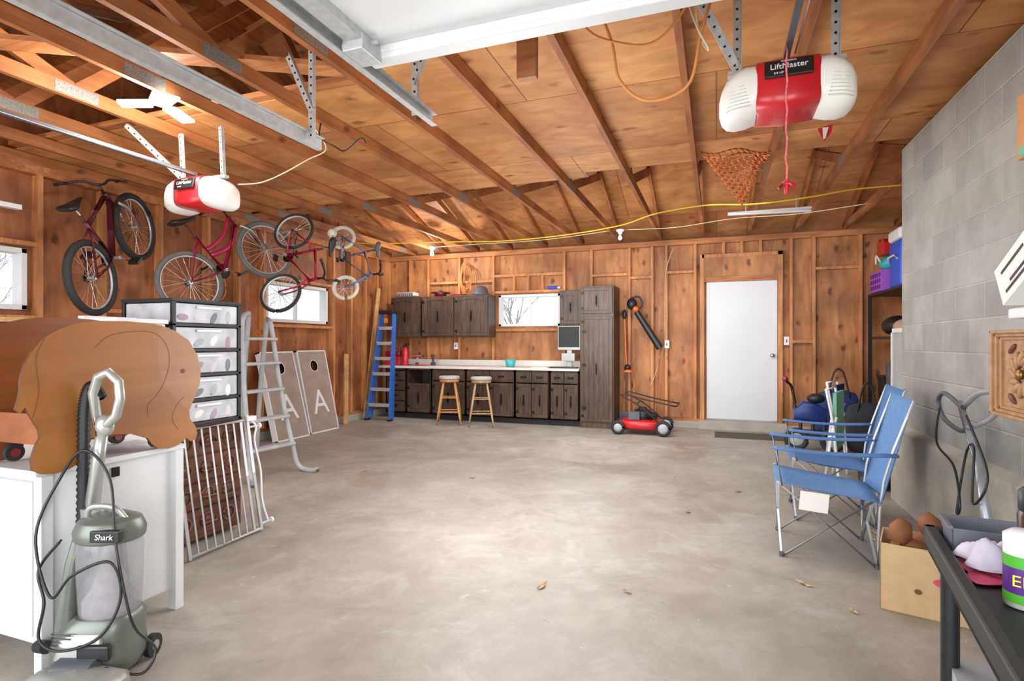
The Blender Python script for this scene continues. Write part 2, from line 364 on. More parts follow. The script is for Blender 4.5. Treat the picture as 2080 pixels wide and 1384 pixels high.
for x0,x1,z in ((-4.8,-4.25,2.34),(-4.2,-3.6,2.34),(-3.56,-2.35,2.14),(-3.56,-2.35,1.5),(-1.86,-1.3,2.36),(-1.26,-.95,2.3),(-.7,-.32,2.36),(1.02,1.27,1.3),(1.31,1.84,2.33),(-3.56,-2.35,2.42)):
    trim(M().bb(x0,x1,YB-.085,YB,z-.02,z+.02,studm))
for y0,y1,z in ((1.8,3.18,2.15),(1.8,3.18,1.5),(5.84,7.23,2.17),(5.84,7.23,1.52),(3.22,3.73,1.2),(3.77,4.33,1.6)):
    trim(M().bb(XL,XL+.085,y0,y1,z-.02,z+.02,studm))
trim(M().bb(XL,XL+.12,1.8,3.2,1.46,1.5,palewood))
for x in (-3.2,-2.95,-2.7): trim(M().bb(x-.02,x+.02,YB-.09,YB,2.16,2.42,studm))
trim(M().bb(-.2,.89,YB-.1,YB-.01,2.27,2.55,wallply)); trim(M().bb(-.2,.89,YB-.11,YB,2.55,2.60,studm))
for x in (-.2,.86): trim(M().bb(x-.03,x+.03,YB-.11,YB+.02,.12,2.6,studm))
trim(M().bb(-.17,.86,YB-.08,YB+.05,2.19,2.27,platem))
trim(M().bb(-.24,.93,YB-.16,YB+.1,0,.13,basem))
for x in (.1,.35,.6): trim(M().bb(x-.02,x+.02,YB-.09,YB,2.6,2.77,studm))
d=thing('door_1','flat white interior door with round chrome knob','door',(0,0,0)); d['kind']='structure'
part(d,'door_panel',M().bb(-.135,.825,YB-.045,YB,.15,2.19,doorw),bevel=.003)
part(d,'door_knob',M().lathe([(.03,0),(.03,.008),(.012,.012),(.012,.04),(.028,.05),(.03,.065),(.02,.08),(0,.082)],chrome,(.76,YB-.045,1.1),(0,-1,0),16),label='round chrome door knob')
def window(n,axis,a0,a1,z0,z1,c,sgn):
    w=thing('window_%d'%n,'small white framed horizontal sliding garage window','window',(0,0,0)); w['kind']='structure'
    def bx(b,p,q,r,s2,t0,t1,m):
        if axis=='x': b.bb(c+t0,c+t1,p,q,r,s2,m)
        else: b.bb(p,q,c+t0,c+t1,r,s2,m)
    b=M(); k=.045; t0,t1=(-.1,.03) if sgn<0 else (-.03,.1)
    bx(b,a0,a1,z0,z0+k,t0,t1,white);bx(b,a0,a1,z1-k,z1,t0,t1,white);bx(b,a0,a0+k,z0,z1,t0,t1,white);bx(b,a1-k,a1,z0,z1,t0,t1,white)
    mid=(a0+a1)/2; bx(b,mid-.02,mid+.02,z0,z1,t0+.03,t1-.05,white)
    part(w,'window_frame',b,bevel=.004)
    b=M(); bx(b,a0+k,a1-k,z0+k,z1-k,-.035,-.03,mat('window_glass',(240,245,250),.05,alpha=.12,var=0)); part(w,'window_pane',b)
window(1,'x',*w1,XL,-1); window(2,'x',*w2,XL,-1); window(3,'y',*wb,YB,1)
Ym=(YB+YF)/2; Zp=2.95+(YB-Ym)*.33
b=M(); 
for ya,yb_ in ((YB+.3,Ym),(YF-.3,Ym)):
    za=2.95-.3*.33
    b.add([(XL-.3,ya,za+.03),(XR+.3,ya,za+.03),(XR+.3,yb_,Zp+.03),(XL-.3,yb_,Zp+.03),(XL-.3,ya,za+.05),(XR+.3,ya,za+.05),(XR+.3,yb_,Zp+.05),(XL-.3,yb_,Zp+.05)],[(0,1,2,3),(7,6,5,4),(0,4,5,1),(1,5,6,2),(2,6,7,3),(3,7,4,0)],roofply)
b.obj('roof',kind='structure')
b=M()
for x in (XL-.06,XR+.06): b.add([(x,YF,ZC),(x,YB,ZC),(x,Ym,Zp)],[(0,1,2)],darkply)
b.obj('wall_gable',kind='structure')
b=M(); seams=[(-2.0,XR,YF,3.02),(XL,XR,3.021,4.24),(XL,-1.2,4.241,5.5),(-1.2,XR,4.241,5.35)]
for x0,x1,y0,y1 in seams: b.bb(x0,x1,y0,y1,2.945,2.957,ceilply)
b.obj('ceiling',kind='structure')
TX=[-5.66]+[round(-5.12+.6175*k,3) for k in range(13)]
TX=[x for x in TX if x<2.55]
def truss(x):
    r=thing('roof_truss','stained wood roof truss with galvanised gang plates','roof truss',(x,Ym,ZC),group='roof trusses across the garage')
    part(r,'bottom_chord',M().bb(x-.019,x+.019,YF,YB,ZC,ZC+.09,chordm))
    for ya in (YB,YF): part(r,'rafter',M().beam((x,ya,2.9),(x,Ym,Zp-.07),.038,.09,chordm))
    A=[((Ym,Zp-.08),(2.4,2.9)),((Ym,Zp-.08),(5.6,2.9)),((2.4,2.9),(.9,3.45)),((5.6,2.9),(7.1,3.42))]
    for p,q in A: part(r,'web_member',M().beam((x,p[0],p[1]),(x,q[0],q[1]),.037,.085,chordm))
    for y in (2.4,5.6,.2,YB-.5):
        b=M(); b.bb(x-.021,x+.021,y-.13,y+.13,ZC+.01,ZC+.08,galvplate); part(r,'gang_plate',b,label='galvanised toothed gang plate')
    return r
base=truss(TX[0])
for x in TX[1:]:
    copytree(base,Matrix.Translation((x,Ym,ZC)))
trim(M().beam((-5.6,2.98,2.97),(-2.0,3.0,2.97),.09,.038,platem)); trim(M().beam((-3.9,1.9,2.985),(-2.1,2.95,2.985),.14,.03,platem)); trim(M().beam((-5.6,1.6,3.2),(-2.2,1.8,3.2),.09,.038,chordm))
M().bb(1.42,1.95,YF+.3,5.35,.6,ZC,blockm).obj('wall_block',kind='structure')
b=M(); b.bb(1.355,1.98,YF+.3,5.40,0,.585,basem); b.add([(1.355,YF+.3,.585),(1.42,YF+.3,.62),(1.42,5.35,.62),(1.355,5.40,.585),(1.95,5.35,.62),(1.98,5.40,.585)],[(0,1,2,3),(3,2,4,5)],basem); b.obj('baseboard_block',kind='structure')
bk=M(); bk.add([(-60,-60,-.2),(60,-60,-.2),(60,60,-.2),(-60,60,-.2)],[(0,1,2,3)],mat('winter_grass',(150,146,120),.9,scale=.5)); bk.obj('ground',kind='structure')
def tree(x,y,h,seed):
    rnd=random.Random(seed); b=M()
    def br(p,d,l,r,k):
        q=p+d*l; b.tube([p,(p+q)/2+V((rnd.uniform(-1,1),rnd.uniform(-1,1),0))*l*.05,q],[r,r*.85,r*.65],bark,5)
        if k==0: return
        for _ in range(3):
            dd=(d+V((rnd.uniform(-1,1),rnd.uniform(-1,1),rnd.uniform(-.2,.7)))*.75).normalized(); br(p+d*l*rnd.uniform(.55,1),dd,l*.72,r*.55,k-1)
    br(V((x,y,-.2)),V((0,0,1)),h,.08,6); b.obj('bare_tree',label='leafless winter tree outside the window',cat='tree',group='bare trees outside')
tree(-12,5.5,1.4,1); tree(-17,17,1.5,2); tree(-6.8,19,1.6,3)

# ================================================================ CEILING HARDWARE
def perf(b,p,q,w=.035,m=galv,nrm=(0,-1,0)):
    p=V(p);q=V(q); b.beam(p,q,w,.004,m,up=V(nrm)); d=(q-p); n=int(d.length/.045); nn=V(nrm).normalized()
    a=d.normalized().cross(nn).normalized()
    b.beam(p+a*w/2,q+a*w/2,.004,w*.8,m,up=V(nrm))
    for i in range(n):
        c=p+d*((i+.5)/n); b.cyl(c-nn*.004,c+nn*.004,.006,blackm,n=8)
    return b
g=thing('garage_door','raised white sectional overhead door with steel rollers','garage door',(.2,.8,2.4))
for i in range(4):
    y0=-.25+i*.535; part(g,'door_section',M().bb(-1.3,1.75,y0,y0+.53,2.44,2.48,white).bb(-1.3,1.75,y0,y0+.03,2.41,2.44,white).bb(-1.3,1.75,y0+.5,y0+.53,2.41,2.44,white),bevel=.004)
part(g,'end_stile',M().bb(-1.3,-1.23,-.25,1.89,2.405,2.44,galv))
part(g,'bottom_rail',M().bb(-1.3,1.75,1.86,1.93,2.39,2.455,white),bevel=.006)
b=M(); b.box((-1.27,1.8,2.4),(.09,.13,.06),galv); b.cyl((-1.345,1.8,2.42),(-1.2,1.8,2.42),.008,galv); b.cyl((-1.35,1.8,2.42),(-1.33,1.8,2.42),.022,whitep); part(g,'roller_bracket',b,bevel=.004)
b=M(); b.box((-1.27,1.2,2.4),(.07,.09,.03),galv); b.cyl((-1.345,1.2,2.42),(-1.2,1.2,2.42),.01,galv); part(g,'hinge',b)
def track(x,ye,s):
    t=thing('door_track','galvanised steel overhead door track with hangers','door track',(x,1,2.38),group='overhead door tracks')
    b=M(); b.bb(x-.003,x+.003,-.6,ye,2.385,2.44,galv); b.bb(x,x+s*.03,-.6,ye,2.437,2.442,galv); b.bb(x,x+s*.03,-.6,ye,2.383,2.388,galv); b.bb(x-s*.025,x,-.6,ye,2.443,2.447,galv); part(t,'rail',b)
    part(t,'hanger',perf(M(),(x-s*.03,ye-.12,2.40),(x-s*.03,ye-.12,2.9)),label='perforated angle hanger'); part(t,'hanger',perf(M(),(x-s*.04,ye-.13,2.55),(x+s*.12,ye-.13,2.88)),label='perforated diagonal brace')
track(-1.36,2.52,1); track(-2.12,2.61,-1)
def opener(loc,lab):
    r=thing('garage_door_opener',lab,'garage door opener',loc,0,group='ceiling mounted garage door openers')
    o=V(loc); T=Matrix.Translation(o)
    b=M(T); b.loft([(-.128,0,-.004,.13,.098),(-.122,0,-.004,.14,.108),(0,0,-.008,.145,.114),(.122,0,-.004,.14,.108),(.128,0,-.004,.13,.098)],red,32,5); part(r,'housing',b,label='glossy red housing')
    for sg in(-1,1):
        b=M(T); secs=[(.122,0,-.006,.14,.110),(.165,0,-.012,.142,.118),(.21,0,-.024,.136,.112),(.245,0,-.036,.118,.094),(.266,0,-.045,.085,.066),(.277,0,-.05,.035,.028)]
        b.loft([(x*sg,a,c,d,e) for x,a,c,d,e in secs],lens,28,3.0)
        part(r,'light_lens',b,label='white ribbed light lens')
        b=M(T)
        for k in range(7):
            z=-.095+k*.015; b.tube([(sg*(.15+.004*k),-.141,z),(sg*.19,-.139,z-.002),(sg*.225,-.128,z-.004),(sg*.248,-.108,z-.006)],.0016,beige,5,smooth=3)
        part(r,'lens_rib',b)
    ang=math.radians(12)
    b=M(T); b.box((0,-.148,.04),(.19,.012,.08),black,(-ang,0,0)); bd=part(r,'badge',b,bevel=.005,label='dark badge plate with maker lettering')
    u=V((1,0,0)); w=Euler((-ang,0,0)).to_matrix()@V((0,0,1)); n=u.cross(w); n=n if n.y<0 else -n
    pc=o+V((0,-.148,.04))
    text('LiftMaster',.036,pc+w*.006+n*.0068,u,w,papr,bd)
    text('PROFESSIONAL',.009,pc+w*.030+n*.0068,u,w,papr,bd)
    text('3/4 HP',.014,pc-w*.024-u*.04+n*.0068,u,w,papr,bd)
    part(r,'mounting_bar',M(T).bb(-.24,.24,-.02,.02,.1,.12,galv))
    for sx in(-.2,.2): part(r,'hanger',perf(M(),o+V((sx,0,.11)),o+V((sx,-.02,.47))),label='perforated steel hanger angle')
    part(r,'hanger',perf(M(),o+V((-.2,.0,.13)),o+V((-.42,-.28,.47))),label='perforated diagonal hanger angle')
    part(r,'drive_rail',M().bb(o.x-.012,o.x+.012,-.6,o.y-.05,o.z+.12,o.z+.145,greyd)); part(r,'drive_belt',M().cyl((o.x+.03,-.6,o.z+.12),(o.x+.03,o.y-.1,o.z+.12),.004,chrome))
    return r
opener((.29,2.78,2.415),'red and white ceiling garage door opener with dark badge')
opener((-3.60,3.1,2.39),'smaller looking red and white opener hanging near bicycles')
r=thing('pull_rope','red and white emergency release rope with handle','rope',(.275,2.57,1.93))
b=M(); pts=[(.275+.003*math.sin(i*2),2.57+.002*math.cos(i),2.53-.04*i) for i in range(16)]; b.tube(pts,.004,mat('red_white_rope',(225,110,110),.8,var=.4,scale=60)); part(r,'cord',b)
part(r,'handle',M().tube([(.245,2.57,1.925),(.265,2.57,1.945),(.285,2.57,1.945),(.305,2.57,1.925)],.010,red).cyl((.275,2.57,1.9),(.275,2.57,1.96),.009,red),label='red T handle')
l=thing('ceiling_lamp','three blade glowing white garage ceiling light','ceiling light',(-3.4,2.62,2.9))
part(l,'lamp_base',M().lathe([(.05,.06),(.06,.03),(.07,0),(.06,-.02),(0,-.025)],beige,(-3.4,2.62,2.86)))
for a in (100,215,335):
    t=math.radians(a); d=V((math.cos(t),math.sin(t),-.12)); p=V((-3.4,2.62,2.845)); b=M(); b.beam(p+d*.06,p+d*.24,.1,.02,glow); part(l,'light_blade',b,bevel=.008)
for i,(x,y,m) in enumerate(((-4.36,8.08,glow2),(-1.25,7.75,whitep))):
    l=thing('bulb_holder','porcelain ceiling lampholder with '+('lit bulb' if i==0 else 'unlit white bulb'),'light fixture',(x,y,2.85))
    part(l,'lampholder',M().lathe([(.055,0),(.055,-.02),(.03,-.035),(.028,-.06),(0,-.06)],whitep,(x,y,2.85)))
    part(l,'bulb',M().lathe([(.013,-.06),(.015,-.075),(.03,-.1),(.032,-.12),(.022,-.14),(0,-.15)],m,(x,y,2.85)))
M().tube([(1.75,6.4,2.82),(1.3,6.45,2.83),(.93,6.45,2.79),(.4,6.5,2.77),(-.13,6.54,2.81),(-.7,6.9,2.84),(-1.18,7.32,2.82),(-2.0,7.6,2.80),(-3.04,7.83,2.82),(-3.9,7.7,2.84),(-4.75,7.42,2.82),(-5.3,7.3,2.84)],.009,yellow,8,smooth=6).obj('yellow_cable',label='long yellow cable strung under the joists',cat='cable')
M().tube([(-1.32,7.7,2.84),(-2.4,7.9,2.81),(-3.4,8.0,2.83),(-4.28,8.05,2.84)],.005,whitecord,6,smooth=6).obj('white_cable',label='thin pale wire between ceiling lamp holders',cat='cable')
M().tube([(-1.18,7.72,2.84),(-.5,7.6,2.80),(.2,7.5,2.84),(.9,7.3,2.80),(1.6,7.2,2.84)],.005,whitecord,6,smooth=6).obj('white_cable',label='thin pale wire hanging toward the block wall',cat='cable')
M().tube([(-.52,2.5,2.84),(-.45,2.55,2.66),(-.42,2.6,2.50),(-.3,2.65,2.41),(-.12,2.6,2.43),(-.06,2.5,2.6),(.0,2.45,2.78),(.02,2.45,2.84)],.007,orangecord,8,smooth=8).obj('orange_cord_loop',label='orange extension cord loop hanging from the joists',cat='extension cord')
M().tube([(-.62,2.3,2.86),(-.56,2.5,2.72),(-.4,2.5,2.62),(-.25,2.5,2.60),(-.12,2.45,2.70),(-.05,2.4,2.86)],.006,orangecord,8,smooth=8).obj('orange_cord_loop',label='smaller orange cord loop under the plywood',cat='extension cord')
M().tube([(-.06,2.45,2.86),(-.08,2.5,2.7),(-.06,2.52,2.58),(-.03,2.45,2.5),(-.08,2.42,2.6),(-.12,2.42,2.75),(-.1,2.42,2.86)],.004,whitecord,6,smooth=8).obj('hanging_wire',label='pale wires looping beside the door opener',cat='wire')
M().tube([(-3.26,3.1,2.43),(-3.1,3.15,2.44),(-2.95,3.2,2.50),(-2.8,3.3,2.62),(-2.72,3.4,2.72),(-2.78,3.36,2.86)],.004,whitecord,6,smooth=8).obj('hanging_wire',label='pale wires trailing from the far opener',cat='wire')
M().tube([(-2.65,3.26,2.86),(-2.66,3.26,2.75),(-2.55,3.28,2.68),(-2.5,3.33,2.66),(-2.35,3.3,2.72),(-2.3,3.3,2.68)],.006,black,6,smooth=8).obj('extension_cable',label='short black cord hanging from a joist',cat='cord')
M().bb(-.845,-.755,2.36,2.40,2.47,2.9,platem).bb(-.755,-.73,2.36,2.40,2.7,2.9,palewood).obj('hanging_wood_block',label='short wooden block hung from a joist',cat='wood block')
b=M(); A=V((-.12,4.85,2.86)); B_=V((.42,5.0,2.86)); C=V((.2,4.95,2.40)); n=12
def tp(i,j): 
    u=i/n; v=j/n; p=A*(1-u-v)+B_*u+C*v; return p+V((0,.05*math.sin(u*6)*math.sin(v*5)-.06*v,-.02*math.sin(u*9)))
for i in range(n+1):
    for j in range(n+1-i):
        if i+1+j<=n: b.tube([tp(i,j),tp(i+1,j)],.007,orange,4); b.tube([tp(i,j),tp(i,j+1)],.007,orange,4)
b.obj('safety_netting',label='orange plastic safety mesh hanging under the attic decking',cat='netting')
M().cyl((.12,6.6,2.70),(.95,6.7,2.70),.014,whitep).bb(.12,.95,6.63,6.68,2.71,2.73,white).bb(.3,.31,6.65,6.66,2.73,2.86,galv).bb(.8,.81,6.65,6.66,2.73,2.86,galv).obj('fluorescent_fixture',label='slim white fluorescent tube under the joists',cat='light fixture')
M().prism([(0,0),(.1,.02),(.09,-.04),(.04,-.1),(.02,-.05)],(.72,4.75,2.9),(1,0,0),(0,0,1),.01,red).prism([(.03,.0),(.07,.0),(.05,-.08),(.035,-.09)],(.72,4.735,2.9),(1,0,0),(0,0,1),.003,papr).obj('hanging_cloth',label='small red and white cloth tucked above a joist',cat='cloth')
b=M(); b.bb(XL+.09,XL+.16,2.85,3.02,2.42,2.46,whitep); b.obj('small_lamp',label='slim white lamp bar fixed on the plywood wall',cat='lamp')

# ================================================================ BACK WALL CABINETS
def pull(b,x,y,z,m=blackm,h=.12): b.tube([(x,y,z-h/2),(x,y-.025,z-h/2+.02),(x,y-.028,z),(x,y-.025,z+h/2-.02),(x,y,z+h/2)],.006,m,6); b.bb(x-.014,x+.014,y-.004,y,z-h/2-.03,z+h/2+.03,m)
def vdoor(par,x0,x1,z0,z1,y,name='door',nb=3,handle=True,arch=False):
    b=M(); b.bb(x0,x1,y-.018,y,z0,z1,cabm)
    sw=.032 if x1-x0<.3 else .045
    b.bb(x0,x0+sw,y-.028,y-.018,z0,z1,cabm); b.bb(x1-sw,x1,y-.028,y-.018,z0,z1,cabm); b.bb(x0+sw,x1-sw,y-.028,y-.018,z0,z0+.045,cabm)
    w=x1-x0-2*sw; ah=min(.05,w*.3)
    if arch:
        P=[(x0+sw,z1),(x1-sw,z1)]+[(x1-sw-w*t/8,z1-.045-ah*(1-math.sin(math.pi*t/8))) for t in range(9)]
        b.prism([(p[0],p[1]) for p in P],(0,y-.018,0),(1,0,0),(0,0,1),.010,cabm)
    else: b.bb(x0+sw,x1-sw,y-.028,y-.018,z1-.045,z1,cabm)
    n=max(2,int(w/.075))
    for i in range(n):
        a=x0+sw+w*i/n; c=x0+sw+w*(i+1)/n; b.bb(a+.003,c-.003,y-.023,y-.018,z0+.05,z1-.05-(ah*.5 if arch else 0),cabm)
    dd=part(par,name,b,bevel=.003)
    if handle:
        h=M(); pull(h,(x0+x1)/2,y-.026,(z0+z1)/2); h.obj('handle',dd,label='black iron pull')
        for zz in (z0+.08,z1-.08): M().bb(x0+.005,x0+.045,y-.032,y-.028,zz-.02,zz+.02,blackm).obj('hinge',dd)
    return dd
def drawer(par,x0,x1,z0,z1,y):
    b=M(); b.bb(x0,x1,y-.02,y,z0,z1,cabm); b.bb(x0+.02,x1-.02,y-.026,y-.02,z0+.02,z1-.02,cabm); dd=part(par,'drawer',b,bevel=.003)
    h=M(); xm=(x0+x1)/2; z=(z0+z1)/2; h.tube([(xm-.04,y-.026,z+.01),(xm-.035,y-.05,z-.008),(xm+.035,y-.05,z-.008),(xm+.04,y-.026,z+.01)],.005,blackm,6); h.bb(xm-.05,xm+.05,y-.03,y-.026,z-.005,z+.02,blackm); h.obj('handle',dd)
FY=8.27
def basecab(x0,x1,spec,lab):
    r=thing('base_cabinet',lab,'cabinet',((x0+x1)/2,8.5,0),group='dark base cabinets under the worktop')
    x0+=.001;x1-=.001
    b=M(); b.bb(x0,x0+.02,FY,8.8,0.09,.85,cabm); b.bb(x1-.02,x1,FY,8.8,.09,.85,cabm); b.bb(x0,x1,8.78,8.8,.09,.85,cabm); b.bb(x0,x1,FY,8.8,.09,.11,cabm); b.bb(x0,x1,FY+.06,8.8,0,.09,black)
    b.bb(x0,x1,FY,FY+.02,.82,.85,cabm); b.bb(x0,x1,FY,FY+.02,.09,.13,cabm); b.bb(x0,x0+.03,FY,FY+.02,.09,.85,cabm); b.bb(x1-.03,x1,FY,FY+.02,.09,.85,cabm)
    part(r,'body',b,bevel=.002)
    if spec=='drawers':
        for k in range(4): drawer(r,x0+.03,x1-.03,.13+k*.172,.29+k*.172,FY)
    elif spec=='open':
        vdoor(r,x0+.03,x1-.03,.13,.6,FY)
    else:
        n=spec; w=(x1-x0-.04)/n
        for k in range(n):
            vdoor(r,x0+.02+k*w+.006,x0+.02+(k+1)*w-.006,.12,.64,FY); drawer(r,x0+.02+k*w+.006,x0+.02+(k+1)*w-.006,.66,.82,FY)
basecab(-5.36,-4.95,'drawers','dark wood base cabinet with four stacked drawers')
basecab(-4.95,-4.47,'open','dark wood base cabinet with open slot above door')
basecab(-4.47,-3.84,1,'dark wood base cabinet behind the first stool')
basecab(-3.84,-2.99,2,'dark double door base cabinet with iron pulls')
basecab(-2.99,-2.42,2,'dark narrow double door base cabinet with drawers')
basecab(-2.42,-1.95,2,'dark base cabinet beside the tall pantry')
w=thing('worktop','long pale laminate worktop with low backsplash','worktop',(-3.8,8.5,.85))
part(w,'counter_surface',M().bb(-5.5,-1.95,8.22,8.8,.852,.89,laminate),bevel=.006); part(w,'backsplash',M().bb(-5.5,-1.95,8.78,8.8,.892,.99,laminate),bevel=.003)
r=thing('tall_cabinet','tall dark pantry cabinet with plank doors','cabinet',(-1.68,8.5,0))
part(r,'body',M().bb(-1.94,-1.43,8.27,8.8,0,2.14,cabm),bevel=.004)
vdoor(r,-1.92,-1.45,1.72,2.11,8.27); vdoor(r,-1.92,-1.45,.1,1.68,8.27)
for z in (.3,.95,1.45): part(r,'iron_fitting',M().bb(-1.9,-1.84,8.232,8.239,z-.02,z+.02,blackm))
def uppercab(x0,x1,z0,z1,n,lab,y0=8.5):
    r=thing('wall_cabinet',lab,'cabinet',((x0+x1)/2,8.65,z0),group='dark wall cabinets above the worktop')
    part(r,'body',M().bb(x0,x1,y0,8.81,z0,z1,cabm),bevel=.003); w_=(x1-x0)/n
    for k in range(n): vdoor(r,x0+k*w_+.015,x0+(k+1)*w_-.015,z0+.02,z1-.02,y0,arch=True)
uppercab(-5.4,-4.82,1.37,2.08,1,'dark single door wall cabinet with black pull')
uppercab(-4.78,-3.53,1.38,2.08,2,'dark double door wall cabinet with black pulls')
uppercab(-2.32,-1.96,1.56,2.11,1,'small dark wall cabinet beside the pantry')
b=M(); b.bb(-5.33,-4.95,8.52,8.75,2.082,2.11,greyd); b.bb(-5.31,-4.97,8.54,8.73,2.11,2.17,beige)
for k in range(8): b.bb(-5.29+k*.04,-5.27+k*.04,8.53,8.54,2.11,2.16,black)
b.obj('radio',label='flat grey electronic unit atop the wall cabinet',cat='electronics',bevel=.004)
r=thing('cooking_pan','red lidded pan resting atop the wall cabinets','pan',(-4.5,8.65,2.082))
part(r,'pan_body',M().lathe([(0,0),(.09,0),(.11,.05),(.11,.06)],redd,(-4.5,8.65,2.082))); part(r,'lid',M().lathe([(.17,0),(.17,.012),(.1,.02),(.03,.03),(.03,.045),(0,.045)],black,(-4.5,8.65,2.143)))
M().bb(-4.25,-4.02,8.55,8.75,2.082,2.11,redd).obj('red_tray',label='thin red tray atop wall cabinet',cat='tray')
M().lathe([(0,0),(.15,0),(.15,.03),(.13,.05),(.11,.12),(.05,.16),(0,.165)],greyd,(-3.74,8.65,2.083)).obj('round_container',label='round grey lidded container atop wall cabinet',cat='container')
b=M()
for k in range(5):
    o=V((-4.12+.02*k,8.78-.012*k,2.40)); b.tube([o+V((math.cos(t)*(.06+.01*k),0,math.sin(t)*(.27-.02*k))) for t in [2*math.pi*i/24 for i in range(24)]],.006,mat('faded_orange_cord',(206,130,74),.7),6,True)
b.obj('coiled_extension_cord',label='orange extension cord coiled on a wall hook',cat='extension cord')
r=thing('monitor','old square computer monitor on silver stand','monitor',(-2.12,8.45,.892))
part(r,'casing',M().bb(-2.33,-1.97,8.42,8.47,1.17,1.55,silver),bevel=.006); part(r,'screen',M().bb(-2.315,-1.985,8.414,8.42,1.215,1.535,screen)); part(r,'stand',M().bb(-2.19,-2.11,8.44,8.48,.91,1.2,silver).lathe([(.13,0),(.13,.012),(.05,.025),(0,.025)],silver,(-2.15,8.46,.892)).bb(-2.26,-2.05,8.38,8.42,1.0,1.12,silver),bevel=.004)
b=M(); b.bb(-2.42,-1.98,8.24,8.32,.892,.91,black)
for i in range(12):
    for j in range(2): b.bb(-2.40+i*.035,-2.373+i*.035,8.25+j*.033,8.275+j*.033,.91,.917,greyd)
b.obj('keyboard',label='black keyboard at front of the monitor',cat='keyboard')
b=M(); b.lathe([(.0,0),(.065,0),(.09,.12),(.086,.12),(.06,.01),(0,.01)],teal,(-3.12,8.42,.892)); b.obj('teal_bowl',label='teal plastic bowl on the worktop',cat='bowl')
r=thing('toolbox','red metal toolbox on the worktop','toolbox',(-5.3,8.5,.892))
part(r,'body',M().bb(-5.48,-5.18,8.42,8.62,.892,1.05,red),bevel=.01); part(r,'lid',M().bb(-5.48,-5.18,8.42,8.62,1.055,1.14,redd),bevel=.02); part(r,'handle',M().tube([(-5.42,8.52,1.14),(-5.41,8.52,1.18),(-5.27,8.52,1.18),(-5.26,8.52,1.14)],.008,black,6))
r=thing('fire_extinguisher','red fire extinguisher standing on the worktop','fire extinguisher',(-5.05,8.4,.892))
part(r,'cylinder',M().lathe([(0,0),(.05,0),(.055,.02),(.055,.24),(.04,.28),(.018,.3),(.018,.32)],red,(-5.05,8.4,.892))); part(r,'valve',M().bb(-5.07,-5.03,8.38,8.42,1.21,1.25,black).bb(-5.07,-4.97,8.39,8.41,1.25,1.27,black)); part(r,'hose',M().tube([(-5.07,8.4,1.23),(-5.12,8.37,1.2),(-5.12,8.36,1.05)],.009,black,6))
def drill(x,y,c,rz):
    T=Matrix.Translation((x,y,.892))@Matrix.Rotation(rz,4,'Z'); b=M(T); b.bb(-.03,.03,-.04,.04,0,.05,black); b.beam((0,0,.05),(.01,0,.14),.035,.04,c); b.cyl((-.07,0,.16),(.08,0,.16),.028,c); b.cyl((.08,0,.16),(.12,0,.16),.016,black); b.obj('power_drill',label='cordless drill resting on the worktop',cat='power tool',group='cordless drills')
drill(-4.85,8.45,redd,.5); drill(-4.62,8.6,black,2.2)
M().tube([(-4.95,8.30,.904),(-4.7,8.32,.904),(-4.5,8.29,.904)],.01,red,6).obj('screwdriver',label='red handled hand tool on the worktop',cat='hand tool')
M().bb(-2.75,-2.5,8.4,8.55,.892,.9,papr).obj('paper_sheet',label='loose white sheet on the worktop',cat='paper')
M().cyl((-2.62,8.85,2.19),(-2.45,8.85,2.19),.028,bluep).cyl((-2.45,8.85,2.19),(-2.4,8.85,2.19),.02,white).obj('caulk_tube',label='blue and white tube lying above window',cat='tube')
for x,z,l in ((.94,1.31,'white light switch by the door'),(-.71,1.26,'white outlet box on the plywood wall'),(-4.28,1.23,'white double outlet above worktop')):
    o=M(); o.bb(x-.035,x+.035,YB-.1,YB-.075,z-.06,z+.06,whitep); o.bb(x-.008,x+.008,YB-.108,YB-.1,z-.02,z+.02,greyd); o.bb(x-.02,x+.02,YB-.075,YB,z-.04,z+.04,galv); o.obj('wall_outlet' if 'outlet' in l else 'light_switch',label=l,cat='outlet' if 'outlet' in l else 'switch',bevel=.002)
M().tube([(-.6,YB-.12,2.75),(-.72,YB-.1,2.4),(-.74,YB-.1,1.9),(-.74,YB-.11,1.3),(-.76,YB-.11,1.2),(-.85,YB-.11,.9),(-.95,YB-.11,.6)],.004,whitecord,6,smooth=5).obj('wall_cable',label='pale power cord hanging down the wall',cat='cord')
# ================================================================ BACK WALL TOOLS
r=thing('leaf_blower','black and orange leaf blower hung on wall','leaf blower',(-1.05,8.7,1.2))
part(r,'motor_housing',M().ell((-1.22,8.68,1.88),(.16,.18,.18),black).ell((-1.16,8.68,1.8),(.1,.19,.1),orange)); part(r,'handle',M().tube([(-1.26,8.66,1.95),(-1.12,8.66,1.99),(-1.06,8.66,1.88),(-1.1,8.66,1.8)],.014,black,8,smooth=4)); part(r,'nozzle',M().cyl((-1.15,8.68,1.76),(-.8,8.68,1.2),.045,black,r2=.055))
r=thing('string_trimmer','orange string trimmer leaning against the wall','string trimmer',(-1.2,8.6,0))
part(r,'shaft',M().cyl((-1.34,8.72,1.7),(-1.30,8.65,.95),.012,orange)); part(r,'motor_head',M().ell((-1.28,8.64,.9),(.1,.1,.1),black).lathe([(.03,0),(.08,-.03),(.08,-.035)],orange,(-1.27,8.62,.87))); part(r,'handle',M().ell((-1.34,8.72,1.72),(.07,.07,.16),black))
